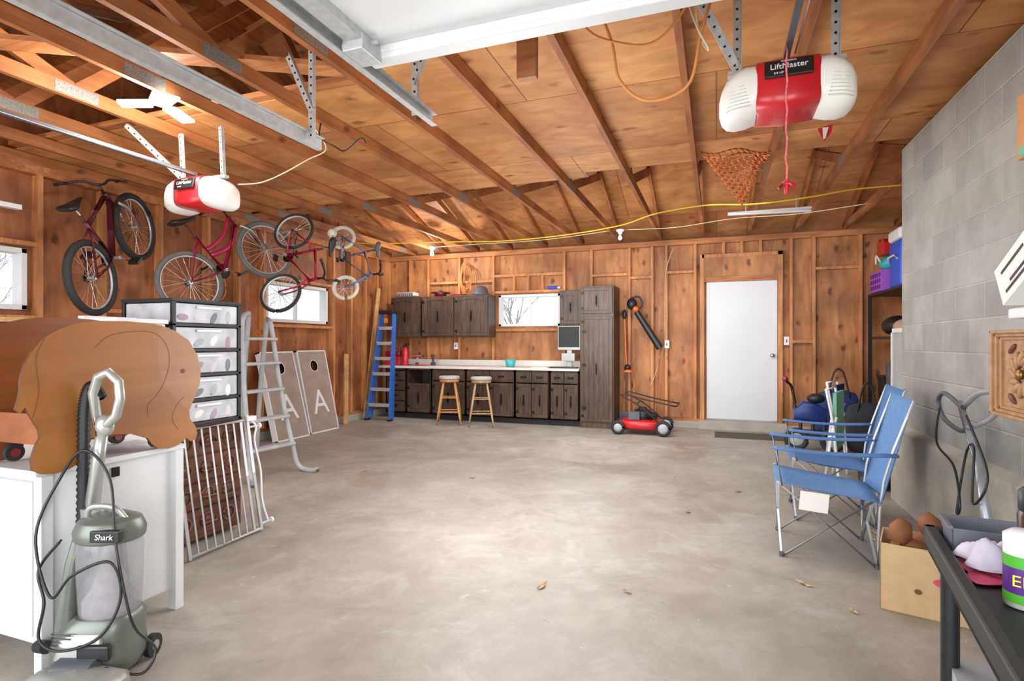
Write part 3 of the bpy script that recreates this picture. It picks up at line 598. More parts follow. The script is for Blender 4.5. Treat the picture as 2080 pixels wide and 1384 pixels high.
def longtool(x,xt,h,head,lab,yb=8.62):
    r=thing('garden_tool',lab,'garden tool',(x,yb,0),group='garden tools leaning on the wall')
    part(r,'shaft',M().cyl((x,yb,.1),(xt,8.79,h),.012,platem))
    if head=='rake': 
        b=M(); b.beam((x-.07,yb,.1),(x+.07,yb,.1),.02,.02,greyd); 
        for k in range(5): b.cyl((x-.06+k*.03,yb,.1),(x-.06+k*.03,yb-.02,.0),.004,greyd,n=6)
    else: b=M(); b.prism([(-.06,.22),(.06,.22),(.07,.06),(0,0),(-.07,.06)],(x,yb-.01,0),(1,0,0),(0,0,1),.01,greyd)
    part(r,'tool_head',b)
longtool(-1.345,-1.34,1.75,'shovel','long handled shovel leaning beside the pantry',8.70); longtool(-1.17,-1.2,1.5,'rake','long handled rake leaning beside the pantry',8.55); longtool(-.88,-.8,1.24,'shovel','thin shafted edging tool leaning against wall')
mx,my=-.98,8.05
r=thing('lawn_mower','red push lawn mower with black engine','lawn mower',(mx,my,0))
b=M(); T=Matrix.Translation((mx,my,0)); b.x=T; b.loft([(-.3,0,.15,.1,.03),(-.28,0,.14,.2,.06),(-.15,0,.14,.25,.07),(.1,0,.14,.25,.07),(.25,0,.14,.2,.06),(.3,0,.14,.12,.04)],red,28,4); part(r,'deck',b,label='red steel mower deck')
b=M(T); b.lathe([(.13,.2),(.14,.23),(.14,.3),(.11,.33),(.06,.35),(.06,.37),(0,.37)],black); b.bb(-.17,-.02,-.2,-.05,.21,.32,greyd); b.cyl((.1,-.12,.27),(.2,-.16,.27),.05,blackm); part(r,'engine',b)
for sx in(-.31,.3):
    for sy in(-.24,.24):
        b=M(T); R=.1 if sx<0 else .11; b.ring((sx,sy,R),R-.028,.028,rubber); b.lathe([(R-.03,0),(R-.035,.02),(.02,.028),(0,.028)],greypl,(sx,sy,R),(0,-1,0),20); b.lathe([(R-.03,0),(.02,.02),(0,.02)],greypl,(sx,sy,R),(0,1,0),20); part(r,'wheel',b)
b=M(T)
for sy in(-.22,.22): b.tube([(.27,sy,.16),(.0,sy,.40),(-.26,sy,.54),(-.2,sy,.56),(.1,sy,.49),(.46,sy,.42)],.010,black,8,smooth=4)
b.tube([(.46,-.22,.42),(.49,-.15,.43),(.49,.15,.43),(.46,.22,.42)],.010,black,8,smooth=3); b.tube([(.4,-.22,.46),(.42,0,.49),(.4,.22,.46)],.007,redd,8,smooth=3); b.cyl((-.05,-.22,.44),(-.05,.22,.44),.009,black); part(r,'handlebar',b,label='folded black tubular handle')
M().bb(-.02,.9,8.02,8.5,0.001,.012,matm).obj('door_mat',label='dark rubber door mat in front of white door',cat='door mat',bevel=.004)
# ================================================================ STOOLS
def stool(x,y,m,seat,lab):
    r=thing('bar_stool',lab,'stool',(x,y,0),.4,group='bar stools at the worktop')
    T=ROOT[r.name]
    part(r,'seat',M(T).lathe([(.12,.70),(.155,.705),(.165,.72),(.165,.74),(.15,.757),(0,.762)],seat,n=28))
    part(r,'seat_base',M(T).lathe([(.15,.665),(.155,.68),(.155,.70),(.12,.70)],m,n=28))
    C=[(1,1),(1,-1),(-1,-1),(-1,1)]
    def lp(c,z): k=.19-.105*(z/.67); return V((c[0]*k,c[1]*k,z))
    for c in C: part(r,'leg',M(T).tube([lp(c,0),lp(c,.2),lp(c,.45),lp(c,.67)],[.012,.017,.018,.014],m,10))
    for i in range(4):
        for z in ((.2,.42) if i%2 else (.15,.36)): part(r,'rung',M(T).cyl(lp(C[i],z),lp(C[(i+1)%4],z),.009,m,n=8))
stool(-3.98,7.95,oakm,greyseat,'golden oak stool with round grey padded seat'); stool(-3.42,7.93,oakm2,greyseat,'pale weathered wood stool with round grey seat')
# ================================================================ BLUE STEPLADDER
r=thing('step_ladder','folded blue fibreglass stepladder leaning in the corner','ladder',(-5.24,7.95,0))
zt=1.78; P=lambda s,z,dy=0: V((-5.23+s*(.22-.1*z/zt),7.85+.28*z/zt+dy,z))
for s in(-1,1): part(r,'front_rail',M().beam(P(s,0),P(s,zt),.025,.07,blue,up=V((0,1,0)))); part(r,'rear_rail',M().beam(P(s*.95,.03,.1),P(s*.95,zt-.05,.05),.02,.04,blue,up=V((0,1,0))))
for k in range(6):
    z=.27+k*.255; a=P(-1,z);c=P(1,z); part(r,'step',M().beam(a,c,.09,.02,alu).beam(a+V((0,-.03,-.02)),c+V((0,-.03,-.02)),.01,.045,alu),label='aluminium step')
a=P(-1.15,zt+.02);c=P(1.15,zt+.02); part(r,'top_cap',M().beam(a,c,.16,.06,black),bevel=.01); part(r,'label_plate',M().beam(P(-.3,zt-.12,-.04),P(.3,zt-.12,-.04),.004,.08,orange))
for s in(-1,1): part(r,'foot',M().box(P(s,.015),(.05,.1,.03),black))
b=M(); b.beam((-5.60,8.0,.0),(-5.62,8.45,2.25),.09,.02,palewood); b.obj('wood_board',label='loose pale board leaning in the corner',cat='board')
b=M(); b.beam((-5.5,7.35,.0),(-5.6,7.5,1.1),.1,.02,palewood); b.obj('wood_board',label='short pale board propped near the stepladder',cat='board')
# ================================================================ CORNHOLE BOARDS
def cornhole(y0,xb,xt,lab):
    W,Lh=.61,1.2
    p=V((xb,y0,0.0)); h=math.sqrt(Lh**2-(xb-xt)**2); w=V((xt-xb,0,h)).normalized(); u=V((0,1,0)); n=u.cross(w)
    mt=Matrix((u,w,n)).transposed().to_4x4(); mt=Matrix.Translation(p)@mt
    r=thing('cornhole_board',lab,'cornhole board',(0,0,0),group='cornhole boards leaning on the wall',mtx=mt)
    b=M(mt); hc=(W/2,.97); N=32; R=.078
    vs=[];
    for i in range(N):
        t=2*math.pi*i/N; d=(math.cos(t),math.sin(t)); vs.append((hc[0]+d[0]*R,hc[1]+d[1]*R,0))
    for i in range(N):
        t=2*math.pi*i/N; d=(math.cos(t),math.sin(t))
        k=min([( (W-hc[0])/d[0]) if d[0]>1e-6 else (hc[0]/-d[0] if d[0]<-1e-6 else 9), ((Lh-hc[1])/d[1]) if d[1]>1e-6 else (hc[1]/-d[1] if d[1]<-1e-6 else 9)])
        vs.append((hc[0]+d[0]*k,hc[1]+d[1]*k,0))
    fs=[(i,N+i,N+(i+1)%N,(i+1)%N) for i in range(N)]; b.add(vs,fs,taupe)
    cs=[(W,Lh,0),(0,Lh,0),(0,0,0),(W,0,0)]
    for c in cs:
        best=None
        for i in range(N):
            a=vs[N+i]; e=vs[N+(i+1)%N]
            if (abs(a[0]-c[0])<1e-5 and abs(e[1]-c[1])<1e-5) or (abs(a[1]-c[1])<1e-5 and abs(e[0]-c[0])<1e-5):
                if abs(a[0]-e[0])>1e-5 and abs(a[1]-e[1])>1e-5: best=(a,c,e)
        if best: b.add(list(best),[(0,1,2)],taupe)
    part(r,'playing_surface',b)
    b=M(mt); t=.018
    for x0,x1,z0,z1 in((0,W,0,t),(0,W,Lh-t,Lh),(0,t,0,Lh),(W-t,W,0,Lh)): b.bb(x0,x1,z0,z1,-.08,.002,whitep)
    part(r,'edge_frame',b,label='white painted border')
    part(r,'hole_rim',M(mt).ring((hc[0],hc[1],.001),R+.004,.005,whitep,axis=(0,0,1)))
    part(r,'back_panel',M(mt).bb(.02,W-.02,.02,Lh-.02,-.075,-.07,chestm))
    o=mt@V((W/2,.42,.003)); text('A',.5,o,u,w,whitep,r,'painted_letter',.0008,'white painted letter A')
cornhole(5.66,-5.28,-5.58,'taupe cornhole board with white letter A')
cornhole(6.34,-5.32,-5.58,'taupe cornhole board with white A beside window')
# ================================================================ GREY POOL LADDER
r=thing('pool_ladder','grey plastic A frame ladder with curved feet','ladder',(-4.1,4.2,0))
ra=[(-3.83,3.82,.03),(-3.92,3.9,.015),(-4.0,3.95,.06),(-4.03,3.97,.25),(-4.12,4.0,.8),(-4.2,4.05,1.4),(-4.24,4.1,1.52),(-4.3,4.2,1.56),(-4.36,4.28,1.5),(-4.5,4.35,.8),(-4.62,4.4,.02)]
rb=[(-3.7,4.5,.03),(-3.8,4.5,.015),(-3.92,4.48,.06),(-3.98,4.47,.25),(-4.14,4.48,.8),(-4.27,4.5,1.4),(-4.32,4.52,1.50),(-4.4,4.58,1.52),(-4.46,4.62,1.46),(-4.58,4.66,.8),(-4.68,4.7,.02)]
for q in(ra,rb): part(r,'side_rail',M().tube(q,.024,greypl,10,smooth=6))
for z in (.28,.55,.82,1.08,1.32):
    def at(Q,z):
        for a,c in zip(Q[2:6],Q[3:7]):
            if a[2]<=z<=c[2]: t=(z-a[2])/(c[2]-a[2]); return V(a).lerp(V(c),t)
    a=at(ra,z);c=at(rb,z); part(r,'step',M().beam(a,c,.11,.028,greypl),bevel=.006)
# ================================================================ WHITE CABINET + ELEPHANT
XC=-2.42
r=thing('white_cabinet','white painted low cabinet with square corner legs','cabinet',(-2.8,1.68,0))
b=M(); b.bb(-3.3,XC-.01,1.36,2.0,.765,.79,white); b.bb(-3.25,XC-.035,1.40,1.96,.1,.765,white); part(r,'body',b,bevel=.004)
for x in(-3.27,XC-.03):
    for y in(1.4,1.965): part(r,'leg',M().bb(x-.022,x+.022,y-.022,y+.022,0,.765,white),bevel=.003)
part(r,'door',M().bb(-3.22,-2.86,1.375,1.395,.14,.74,white),bevel=.003); part(r,'door',M().bb(-2.84,-2.48,1.375,1.395,.14,.74,white),bevel=.003)
part(r,'latch',M().bb(XC-.035,XC-.025,1.66,1.69,.70,.74,blackm))
E=[(1.43,1.335),(1.47,1.352),(1.52,1.365),(1.58,1.372),(1.69,1.375),(1.79,1.37),(1.86,1.36),(1.93,1.335),(2.00,1.29),(2.045,1.22),(2.065,1.14),(2.06,1.08),(2.03,1.01),(2.0,.95),(2.005,.91),(2.035,.87),(2.045,.835),(2.035,.805),(2.01,.80),(1.985,.82),(1.96,.805),(1.93,.79),(1.89,.785),(1.84,.795),(1.81,.82),(1.79,.85),(1.72,.88),(1.64,.89),(1.56,.89),(1.52,.89),(1.51,.87),(1.505,.82),(1.49,.79),(1.45,.775),(1.41,.772),(1.37,.78),(1.34,.80),(1.335,.84),(1.35,.89),(1.365,.92),(1.36,.95),(1.335,1.0),(1.315,1.04),(1.30,1.02),(1.285,1.035),(1.295,1.07),(1.30,1.1),(1.302,1.15),(1.315,1.20),(1.338,1.25),(1.375,1.30)]
r=thing('elephant_toy_box','honey coloured wooden elephant toy box on wheels','toy box',(-2.6,1.7,.79))
def eleph(x,dz,m):
    b=M(); b.prism([(y,z+dz) for y,z in E],(x,0,0),(0,1,0),(0,0,1),.014,m,elemedge); return b
part(r,'side_panel',eleph(-2.422,0,elem),label='elephant shaped honey varnished plywood side'); part(r,'side_panel',eleph(-2.78,.02,elem2),label='elephant shaped darker red brown side')
lin=mat('burnt_line',(104,60,28),.6)
def L3(pts,rr=.0012): return M().tube([(-2.408,y,z) for y,z in pts],rr,lin,6,smooth=6)
part(r,'engraved_line',L3([(1.56,1.26),(1.62,1.31),(1.72,1.33),(1.82,1.325),(1.88,1.27),(1.895,1.19),(1.87,1.1),(1.83,1.04),(1.79,1.0),(1.79,.95)])); part(r,'engraved_line',L3([(1.97,1.02),(1.93,.98),(1.91,.92),(1.94,.87)])); part(r,'engraved_line',L3([(1.34,1.0),(1.36,1.1),(1.35,1.22),(1.38,1.3)]))
part(r,'eye',M().cyl((-2.412,1.965,1.145),(-2.406,1.965,1.145),.011,lin))
part(r,'box_bottom',M().bb(-2.764,-2.424,1.4,1.92,.88,.9,elem2).bb(-2.764,-2.424,1.4,1.42,.9,1.0,elem2).bb(-2.764,-2.424,1.9,1.92,.9,1.0,elem2))
for x in(-2.46,-2.73):
    for y in (1.45,1.87): part(r,'wheel',M().cyl((x-.012,y,.827),(x+.012,y,.827),.035,rubber).cyl((x-.016,y,.827),(x+.016,y,.827),.018,redd))
r=thing('white_storage_drawers','white plastic storage drawers standing behind the toy box','storage drawers',(-3.22,2.2,0))
part(r,'body',M().bb(-3.52,-3.0,2.06,2.34,0,1.39,whitep),bevel=.01)
for k in range(4): part(r,'drawer',M().bb(-3.49,-3.03,2.045,2.06,.05+k*.335,.36+k*.335,frost),bevel=.006)
part(r,'top_tray',M().bb(-3.53,-2.99,2.05,2.35,1.39,1.415,whitep).bb(-3.30,-3.25,2.05,2.35,1.415,1.43,whitep),bevel=.004)
r=thing('carved_chest','brown carved wooden chest of drawers','chest of drawers',(-3.3,2.7,0))
part(r,'body',M().bb(-3.6,-3.09,2.4,2.97,.03,.75,chestm).bb(-3.62,-3.07,2.39,2.98,.745,.768,chestm),bevel=.005)
for k in range(4):
    z0=.07+k*.168; b=M(); b.bb(-3.09,-3.075,2.42,2.95,z0,z0+.155,chestm)
    for j in range(3): b.ring((-3.073,2.52+j*.165,z0+.077),.045,.008,chestm,axis=(1,0,0),n=16,nt=6); b.ell((-3.075,2.52+j*.165,z0+.077),(.02,.05,.05),chestm,8)
    dd=part(r,'drawer',b,bevel=.003); M().tube([(-3.075,2.63,z0+.08),(-3.055,2.64,z0+.06),(-3.055,2.74,z0+.06),(-3.075,2.75,z0+.08)],.005,brass,6).obj('handle',dd)
r=thing('drawer_tower','clear plastic drawer tower in black frame','storage drawers',(-3.22,2.64,.77))
x0,x1,y0,y1=-3.43,-3.02,2.4,2.88; H0=.77; hs=[.145,.145,.145,.145,.135]
b=M()
for x in(x0,x1):
    for y in(y0,y1): b.bb(x-.012,x+.012,y-.012,y+.012,H0,1.545,black)
zz=H0; levels=[H0+.01]
for h in hs: zz+=h+.01; levels.append(zz)
for z in levels: b.bb(x0-.012,x1+.012,y0-.012,y1+.012,z-.009,z+.009,black)
b.bb(x0-.015,x1+.015,y0-.015,y1+.015,1.53,1.548,black); part(r,'shelf_frame',b,bevel=.003)
for k in range(5):
    a=levels[k]+.012; c=levels[k+1]-.014
    b=M(); b.bb(x0+.014,x1+.004,y0-.002,y1-.014,a,c,frost); b.bb(x1+.004,x1+.02,y0+.15,y1-.15,c-.03,c-.012,whitep); dd=part(r,'drawer',b,bevel=.006,label='frosted clear plastic drawer')
    for j in range(4):
        M().ell((x1+.003,y0+.06+j*.11,a+.035+.01*((j+k)%2)),(.006,.09,.045),[greypl,whitecloth,papr,mat('dusky_grey',(128,130,136),.7),mat('mauve_cloth',(170,150,164),.8)][(j*2+k)%5],10,(j*.5,0,0)).obj('folded_item',dd)
r=thing('safety_gate','white metal baby safety gate leaning on the chest','baby gate',(-2.93,2.65,0))
def GP(y,z): return V((-2.88-.13*z/.76-.03*(y-2.37),y,z))
b=M(); b.tube([GP(2.40,.01),GP(2.40,.76)],.012,white); b.tube([GP(2.40,.02),GP(2.96,.02)],.012,white); b.tube([GP(2.40,.75),GP(2.96,.75)],.012,white); b.tube([GP(2.96,.01),GP(2.96,.78)],.012,white); b.tube([GP(2.9,.02),GP(2.9,.75)],.010,white); part(r,'frame',b)
for k in range(7): part(r,'bar',M().tube([GP(2.46+k*.063,.02),GP(2.46+k*.063,.75)],.006,white))
part(r,'latch',M().tube([GP(2.98,.75),GP(3.03,.7),GP(3.0,.6),GP(3.02,.4),GP(3.0,.2),GP(3.03,.05)],.008,white,smooth=5).box(GP(2.98,.76),(.05,.08,.03),white))
for z in(.05,.7): part(r,'pressure_pad',M().cyl(GP(2.96,z),GP(3.05,z),.008,galv).cyl(GP(3.05,z),GP(3.065,z),.02,whitep))
# ================================================================ VACUUM (sage)
VR=Matrix.Translation((-2.255,1.50,0))@Matrix.Rotation(math.atan2(.3448,.9387),4,'Z')
mt=VR@Matrix.Translation((0,0,-.128))@Matrix.Diagonal((1.1,.95,1.1,1))
r=thing('upright_vacuum','sage and silver upright vacuum with clear dust cup','vacuum cleaner',mtx=VR)
b=M(mt); b.lathe([(0,.31),(.09,.31),(.098,.34),(.104,.46),(.106,.56),(.1,.585)],smoke,(.02,0,0),n=28); part(r,'dust_cup',b,label='clear smoky dust cup')
part(r,'dust_contents',M(mt).lathe([(0,.315),(.085,.315),(.088,.37),(.06,.41),(.03,.5),(.03,.57),(0,.57)],mat('grey_dust',(160,154,156),.9,var=.2,scale=30),(.02,0,0),n=20))
b=M(mt); b.lathe([(.098,.582),(.112,.59),(.115,.62),(.1,.655),(.06,.672),(0,.675)],olive,(.02,0,0),n=28); b.tube([(-.05,-.02,.655),(-.03,-.03,.70),(.05,-.03,.70),(.09,-.02,.655)],.011,silver,8,smooth=4); b.bb(.02,.12,-.116,-.09,.60,.64,black); part(r,'cup_lid',b,bevel=.004)
b=M(mt); b.loft([(.25,-.03,.07,.09,.05),(.4,-.04,.07,.08,.04),(.58,-.05,.07,.07,.04),(.68,-.06,.05,.05,.04)],silver,vert=True); b.loft([(.2,-.125,0,.04,.06),(.35,-.12,0,.03,.05),(.5,-.11,.01,.022,.04),(.6,-.1,.03,.018,.03)],olive,vert=True); part(r,'spine',b)
b=M(VR); b.loft([(.02,-.02,.0,.14,.10),(.06,-.02,-.0,.155,.115),(.12,-.02,-.0,.15,.115),(.17,-.01,.0,.135,.11),(.21,.015,0,.12,.105),(.23,.02,0,.10,.09)],olive,28,3.2,vert=True); b.loft([(.1,-.02,-.11,.09,.02),(.17,-.01,-.105,.08,.02),(.19,0,-.1,.06,.012)],silver,20,2.6,vert=True); part(r,'motor_base',b)
b=M(VR); b.box((.05,-.125,.13),(.12,.02,.06),black); part(r,'front_plate',b,bevel=.008)
b=M(VR)
for k in range(4): b.tube([(-.12,-.108,.15+k*.014),(-.08,-.118,.15+k*.014),(-.04,-.12,.15+k*.014)],.003,greyd,6)
part(r,'vent_grille',b)
b=M(VR); b.loft([(-.13,-.21,.045,.07,.035),(-.11,-.21,.05,.10,.045),(.05,-.22,.055,.115,.052),(.18,-.23,.05,.11,.042),(.205,-.23,.045,.08,.03)],silver,24,2.6); b.loft([(-.07,-.13,.07,.06,.045),(.07,-.13,.07,.06,.045)],greyd); part(r,'floor_head',b,label='silver motorised floor head')
for s in(-.12,.13): part(r,'wheel',M(VR).cyl((s-.012,.09,.045),(s+.012,.09,.045),.045,black).cyl((s-.015,.09,.045),(s+.015,.09,.045),.02,silver))
b=M(mt); b.tube([(-.08,.05,.5),(-.075,.05,.7),(-.05,.04,.85),(-.025,.03,.98)],[.026,.025,.022,.02],silver,14); part(r,'wand',b,label='silver extension wand')
b=M(mt); b.tube([(-.035,.03,.94),(-.05,.03,1.02),(-.055,.02,1.1),(-.03,.01,1.16),(.015,.0,1.175),(.05,.0,1.14),(.055,.0,1.08),(.035,.01,1.02),(0,.02,.99),(-.03,.03,.97)],[.017]*10,silver,12); b.ell((-.02,.03,.98),(.07,.05,.08),silver); part(r,'handle',b,label='looped silver handle')
b=M(mt); pts=cr([V(p) for p in [(-.04,.04,1.08),(-.08,.05,1.12),(-.105,.05,1.05),(-.11,.05,.85),(-.115,.05,.6),(-.135,.04,.45),(-.14,.02,.3)]],22)
b.tube(pts,[.018+.005*(i%2) for i in range(len(pts))],black,12); part(r,'hose',b,label='black corrugated hose')
b=M(mt); b.tube([(-.1,-.08,.6),(-.17,-.09,.5),(-.13,-.12,.40),(-.14,-.13,.28),(-.05,-.15,.25),(.08,-.15,.3),(.13,-.12,.42),(.1,-.13,.54),(-.02,-.14,.50),(-.11,-.12,.42),(-.18,-.09,.62),(-.14,-.03,.8),(-.06,-.02,.9),(.03,-.02,.8),(.1,-.10,.6),(.15,-.12,.4),(.17,-.1,.30),(.22,-.07,.22),(.2,-.12,.16),(.1,-.16,.2)],.005,black,6,smooth=8); part(r,'power_cord',b)
part(r,'cord_hook',M(mt).cyl((-.2,-.05,.22),(-.15,-.08,.23),.022,black))
text('Shark',.030,mt@V((0.07,-.119,.62)),VR.to_3x3()@V((1,0,0)),V((0,0,1)),papr,r,shear=.2)
# ================================================================ BICYCLES
def wheel(par,c,R,rim,ty,T,ns=24,tw=.024):
    b=M(T); b.ring(c,R-tw*1.9,.010,rim,n=40,nt=8); b.cyl(V(c)+V((0,-.03,0)),V(c)+V((0,.03,0)),.018,chrome,n=10)
    for i in range(ns):
        a=2*math.pi*i/ns; s=(-1)**i; b.cyl(V(c)+V((math.cos(a+.5*s)*.016,.02*s,math.sin(a+.5*s)*.016)),V(c)+V((math.cos(a)*(R-tw*2),0,math.sin(a)*(R-tw*2))),.0022,chrome,n=4)
    w=part(par,'wheel',b)
    M(T).ring(c,R-tw,tw,ty,n=44,nt=8).obj('tyre',w,label='bicycle tyre')
def bike(p0,p1,hint,R,fc,lab,ty=rubber,rim=None,saddle=black,seath=.62,barh=.64,training=False,tw=.024,step=False,susp=False,barcol=None,tb=.019):
    rim=rim or alu; p0=V(p0);p1=V(p1); L=(p1-p0).length; e1=(p1-p0).normalized(); h=V(hint); e3=(h-e1*h.dot(e1)).normalized(); e2=e3.cross(e1); k=R/.33
    T=Matrix((e1,e2,e3)).transposed().to_4x4(); T=Matrix.Translation(p0)@T
    r=thing('bicycle',lab,'bicycle',mtx=T,group='bicycles hanging from the ceiling joists')
    wheel(r,(0,0,0),R,rim,ty,T,tw=tw); wheel(r,(L,0,0),R,rim,ty,T,tw=tw)
    tb=tb*(.5+.5*k)
    bbp=V((.41*L,0,-.03*L)); st=V((.31*L,0,.42*L)); hb=V((.80*L,0,.40*L)); ht=V((.775*L,0,.5*L))
    b=M(T)
    if step: b.tube([hb,V((.62*L,0,.2*L)),V((.36*L,0,.18*L)),],tb*1.2,fc,smooth=5); b.tube([ht,V((.6*L,0,.33*L)),V((.35*L,0,.25*L))],tb,fc,smooth=5)
    else: b.tube([ht-V((0,0,.02)),st-V((0,0,.03))],tb,fc)
    b.tube([hb,bbp],tb*1.25,fc); b.tube([bbp,st],tb,fc); b.tube([hb-V((-.005,0,.03)),ht],tb*1.3,fc)
    for s in(-1,1): b.tube([V((0,.05*s*k,0)),V((.2*L,.045*s*k,-.02*L)),bbp],.010,fc); b.tube([V((0,.05*s*k,0)),V((.2*L,.04*s*k,.27*L)),st-V((0,0,.05*k))],.009,fc)
    part(r,'frame',b,label='painted tubular frame')
    b=M(T); 
    for s in(-1,1): b.tube([V((L,.055*s*k,0)),V((.93*L,.05*s*k,R*.75)),V((.83*L,.05*s*k,.37*L))],.015 if susp else .010,silver if susp else fc)
    b.tube([V((.83*L,-.055*k,.37*L)),V((.83*L,.055*k,.37*L))],.014,fc); part(r,'fork',b)
    b=M(T); b.tube([st,V((.285*L,0,seath*L-.03))],.013,chrome)
    sp=V((.28*L,0,seath*L)); part(r,'seat_post',b)
    b=M(T); q=.4+.6*k; b.loft([(sp.x-.13*q,0,sp.z+.02,.05*q,.015),(sp.x-.1*q,0,sp.z+.015,.08*q,.03),(sp.x-.03*q,0,sp.z,.065*q,.03),(sp.x+.06*q,0,sp.z,.03*q,.02),(sp.x+.13*q,0,sp.z,.015,.012)],saddle,16,2.3); part(r,'saddle',b)
    hz_=barh*L; bw=.28*q; b=M(T); b.tube([ht,V((.765*L,0,hz_-.05*k))],.013,barcol or black); b.tube([V((.66*L,-bw,hz_+.02)),V((.74*L,-bw*.43,hz_+.01)),V((.78*L,-.04*k,hz_-.04*k)),V((.78*L,.04*k,hz_-.04*k)),V((.74*L,bw*.43,hz_+.01)),V((.66*L,bw,hz_+.02))],.011,barcol or black,smooth=3)
    hbz=part(r,'handlebar',b)
    for s in(-1,1): M(T).tube([V((.69*L,.71*bw*s,hz_+.016)),V((.655*L,1.07*bw*s,hz_+.02))],.016,rubber,8).obj('grip',hbz)
    b=M(T); b.ring(bbp+V((0,.05*k,0)),.075*k,.005,blackm,n=24,nt=6); b.lathe([(.07*k,0),(.07*k,.004),(0,.004)],blackm,bbp+V((0,.048*k,0)),(0,1,0),20); b.tube([bbp+V((0,-.07*k,0)),bbp+V((.1*k,-.08*k,-.1*k))],.01,silver); b.tube([bbp+V((0,.07*k,0)),bbp+V((-.1*k,.08*k,.1*k))],.01,silver); b.cyl(bbp-V((0,.07*k,0)),bbp+V((0,.07*k,0)),.016,silver); b.tube([bbp+V((0,.05*k,.075*k)),V((.0,.05*k,.035*k))],.004,blackm,5); b.tube([bbp+V((0,.05*k,-.075*k)),V((.0,.05*k,-.035*k))],.004,blackm,5); b.lathe([(.04*k,0),(.035*k,.012),(0,.012)],blackm,(0,.045*k,0),(0,1,0),16); ck=part(r,'crank',b)
    for s in(-1,1): M(T).box(bbp+V((-.1*k*s,.12*s*k,.1*k*s)),(.09*k,.09*k,.025),black).obj('pedal',ck)
    if training:
        for s in(-1,1):
            b=M(T); b.tube([V((0,.05*s*k,0)),V((0,.11*s,-R+.05))],.007,chrome); b.ring((0,.125*s,-R+.055),.042,.013,ty,n=20); b.lathe([(.04,0),(0,.01)],whitep,(0,.125*s,-R+.055),(0,-1,0),12); part(r,'training_wheel',b)
    return r
bike((-5.05,3.25,1.84),(-5.37,3.86,2.42),(-.05,-.05,1),.33,mat('black_red_frame',(84,24,36),.35,coat=.3),'black and dark red mountain bike hung tilted near window',susp=True,tw=.032,tb=.022)
bike((-4.90,4.08,1.88),(-4.67,4.83,2.31),(-.1,0,1),.32,magenta,'magenta mountain bike with grey tyres and black saddle',ty=mat('grey_tyre',(100,96,94),.8),susp=True,step=True,tw=.028,tb=.022)
bike((-4.33,4.88,2.50),(-4.27,4.62,1.80),(1,.25,0),.225,mat('berry_paint',(170,30,56),.35),'red children bike hanging vertically by its wheel',tw=.018)
bike((-4.16,5.50,2.53),(-4.03,5.38,1.92),(.9,.5,0),.155,mat('grey_blue_paint',(110,130,160),.4),'small grey blue bike with cream tyres',ty=mat('cream_tyre',(205,198,175),.8),training=True,tw=.020,saddle=greyd)
b=M(); T=Matrix.Translation((-5.66,5.1,1.95))@Matrix.Rotation(math.radians(90),4,'Z'); b.x=T
b.tube([(math.cos(t)*.11,0,math.sin(t)*.15) for t in [2*math.pi*i/28 for i in range(28)]],.008,orangecord,6,True); b.tube([(-.03,0,-.14),(0,0,-.25),(0,0,-.42)],.012,black,6); b.tube([(.03,0,-.14),(0,0,-.25)],.008,orangecord,6)
for k in range(-4,5): b.tube([(k*.022,0,-.15*math.sqrt(1-(k*.022/.11)**2)),(k*.022,0,.15*math.sqrt(1-(k*.022/.11)**2))],.001,whitecord,3); b.tube([(-.11*math.sqrt(1-(k*.03/.15)**2),0,k*.03),(.11*math.sqrt(1-(k*.03/.15)**2),0,k*.03)],.001,whitecord,3)
b.obj('tennis_racket',label='wooden tennis racket hung on the plywood wall',cat='racket')
# ================================================================ RIGHT SHELVING
r=thing('shelving_unit','black plastic shelving unit crowded with household things','shelf',(2.2,7.9,0))
for z in(.4,1.36,1.93): part(r,'shelf',M().bb(1.93,2.5,6.9,8.75,z-.03,z,black),bevel=.004)
for x in(1.95,2.48):
    for y in(6.95,8.72): part(r,'post',M().bb(x-.02,x+.02,y-.02,y+.02,0,1.93,black))
r=thing('drinks_cooler','tall blue cooler with white lid on the shelf','cooler',(2.15,7.7,1.93))
part(r,'body',M().bb(1.97,2.32,7.5,7.93,1.935,2.48,bluep),bevel=.03); part(r,'lid',M().bb(1.96,2.33,7.49,7.94,2.485,2.62,whitep),bevel=.03); part(r,'handle',M().tube([(1.96,7.55,2.25),(1.94,7.6,2.3),(1.94,7.83,2.3),(1.96,7.88,2.25)],.012,whitep,6))
b=M(); b.bb(1.93,2.3,8.1,8.62,1.935,2.2,purple)
for k in range(5):
    for j in range(3): b.bb(1.925,1.93,8.13+k*.1,8.19+k*.1,1.97+j*.075,2.02+j*.075,mat('crate_hole',(90,30,120),.7))
b.obj('purple_basket',label='purple slotted plastic basket on black shelf',cat='basket',bevel=.006)
b=M(); b.ell((2.08,8.32,2.30),(.24,.3,.19),teal).tube([(1.95,8.22,2.3),(1.93,8.32,2.40),(1.95,8.42,2.3)],.012,papr,6,smooth=4); b.obj('teal_bag',label='teal patterned bag sitting atop purple basket',cat='bag')
b=M(); b.prism([(0,0),(.32,0),(.34,.16),(.25,.22),(.2,.16),(.1,.2),(0,.14)],(1.97,8.12,2.40),(0,1,0),(0,0,1),.2,red); b.obj('red_toy',label='red moulded plastic toy piled on basket',cat='toy',bevel=.015)
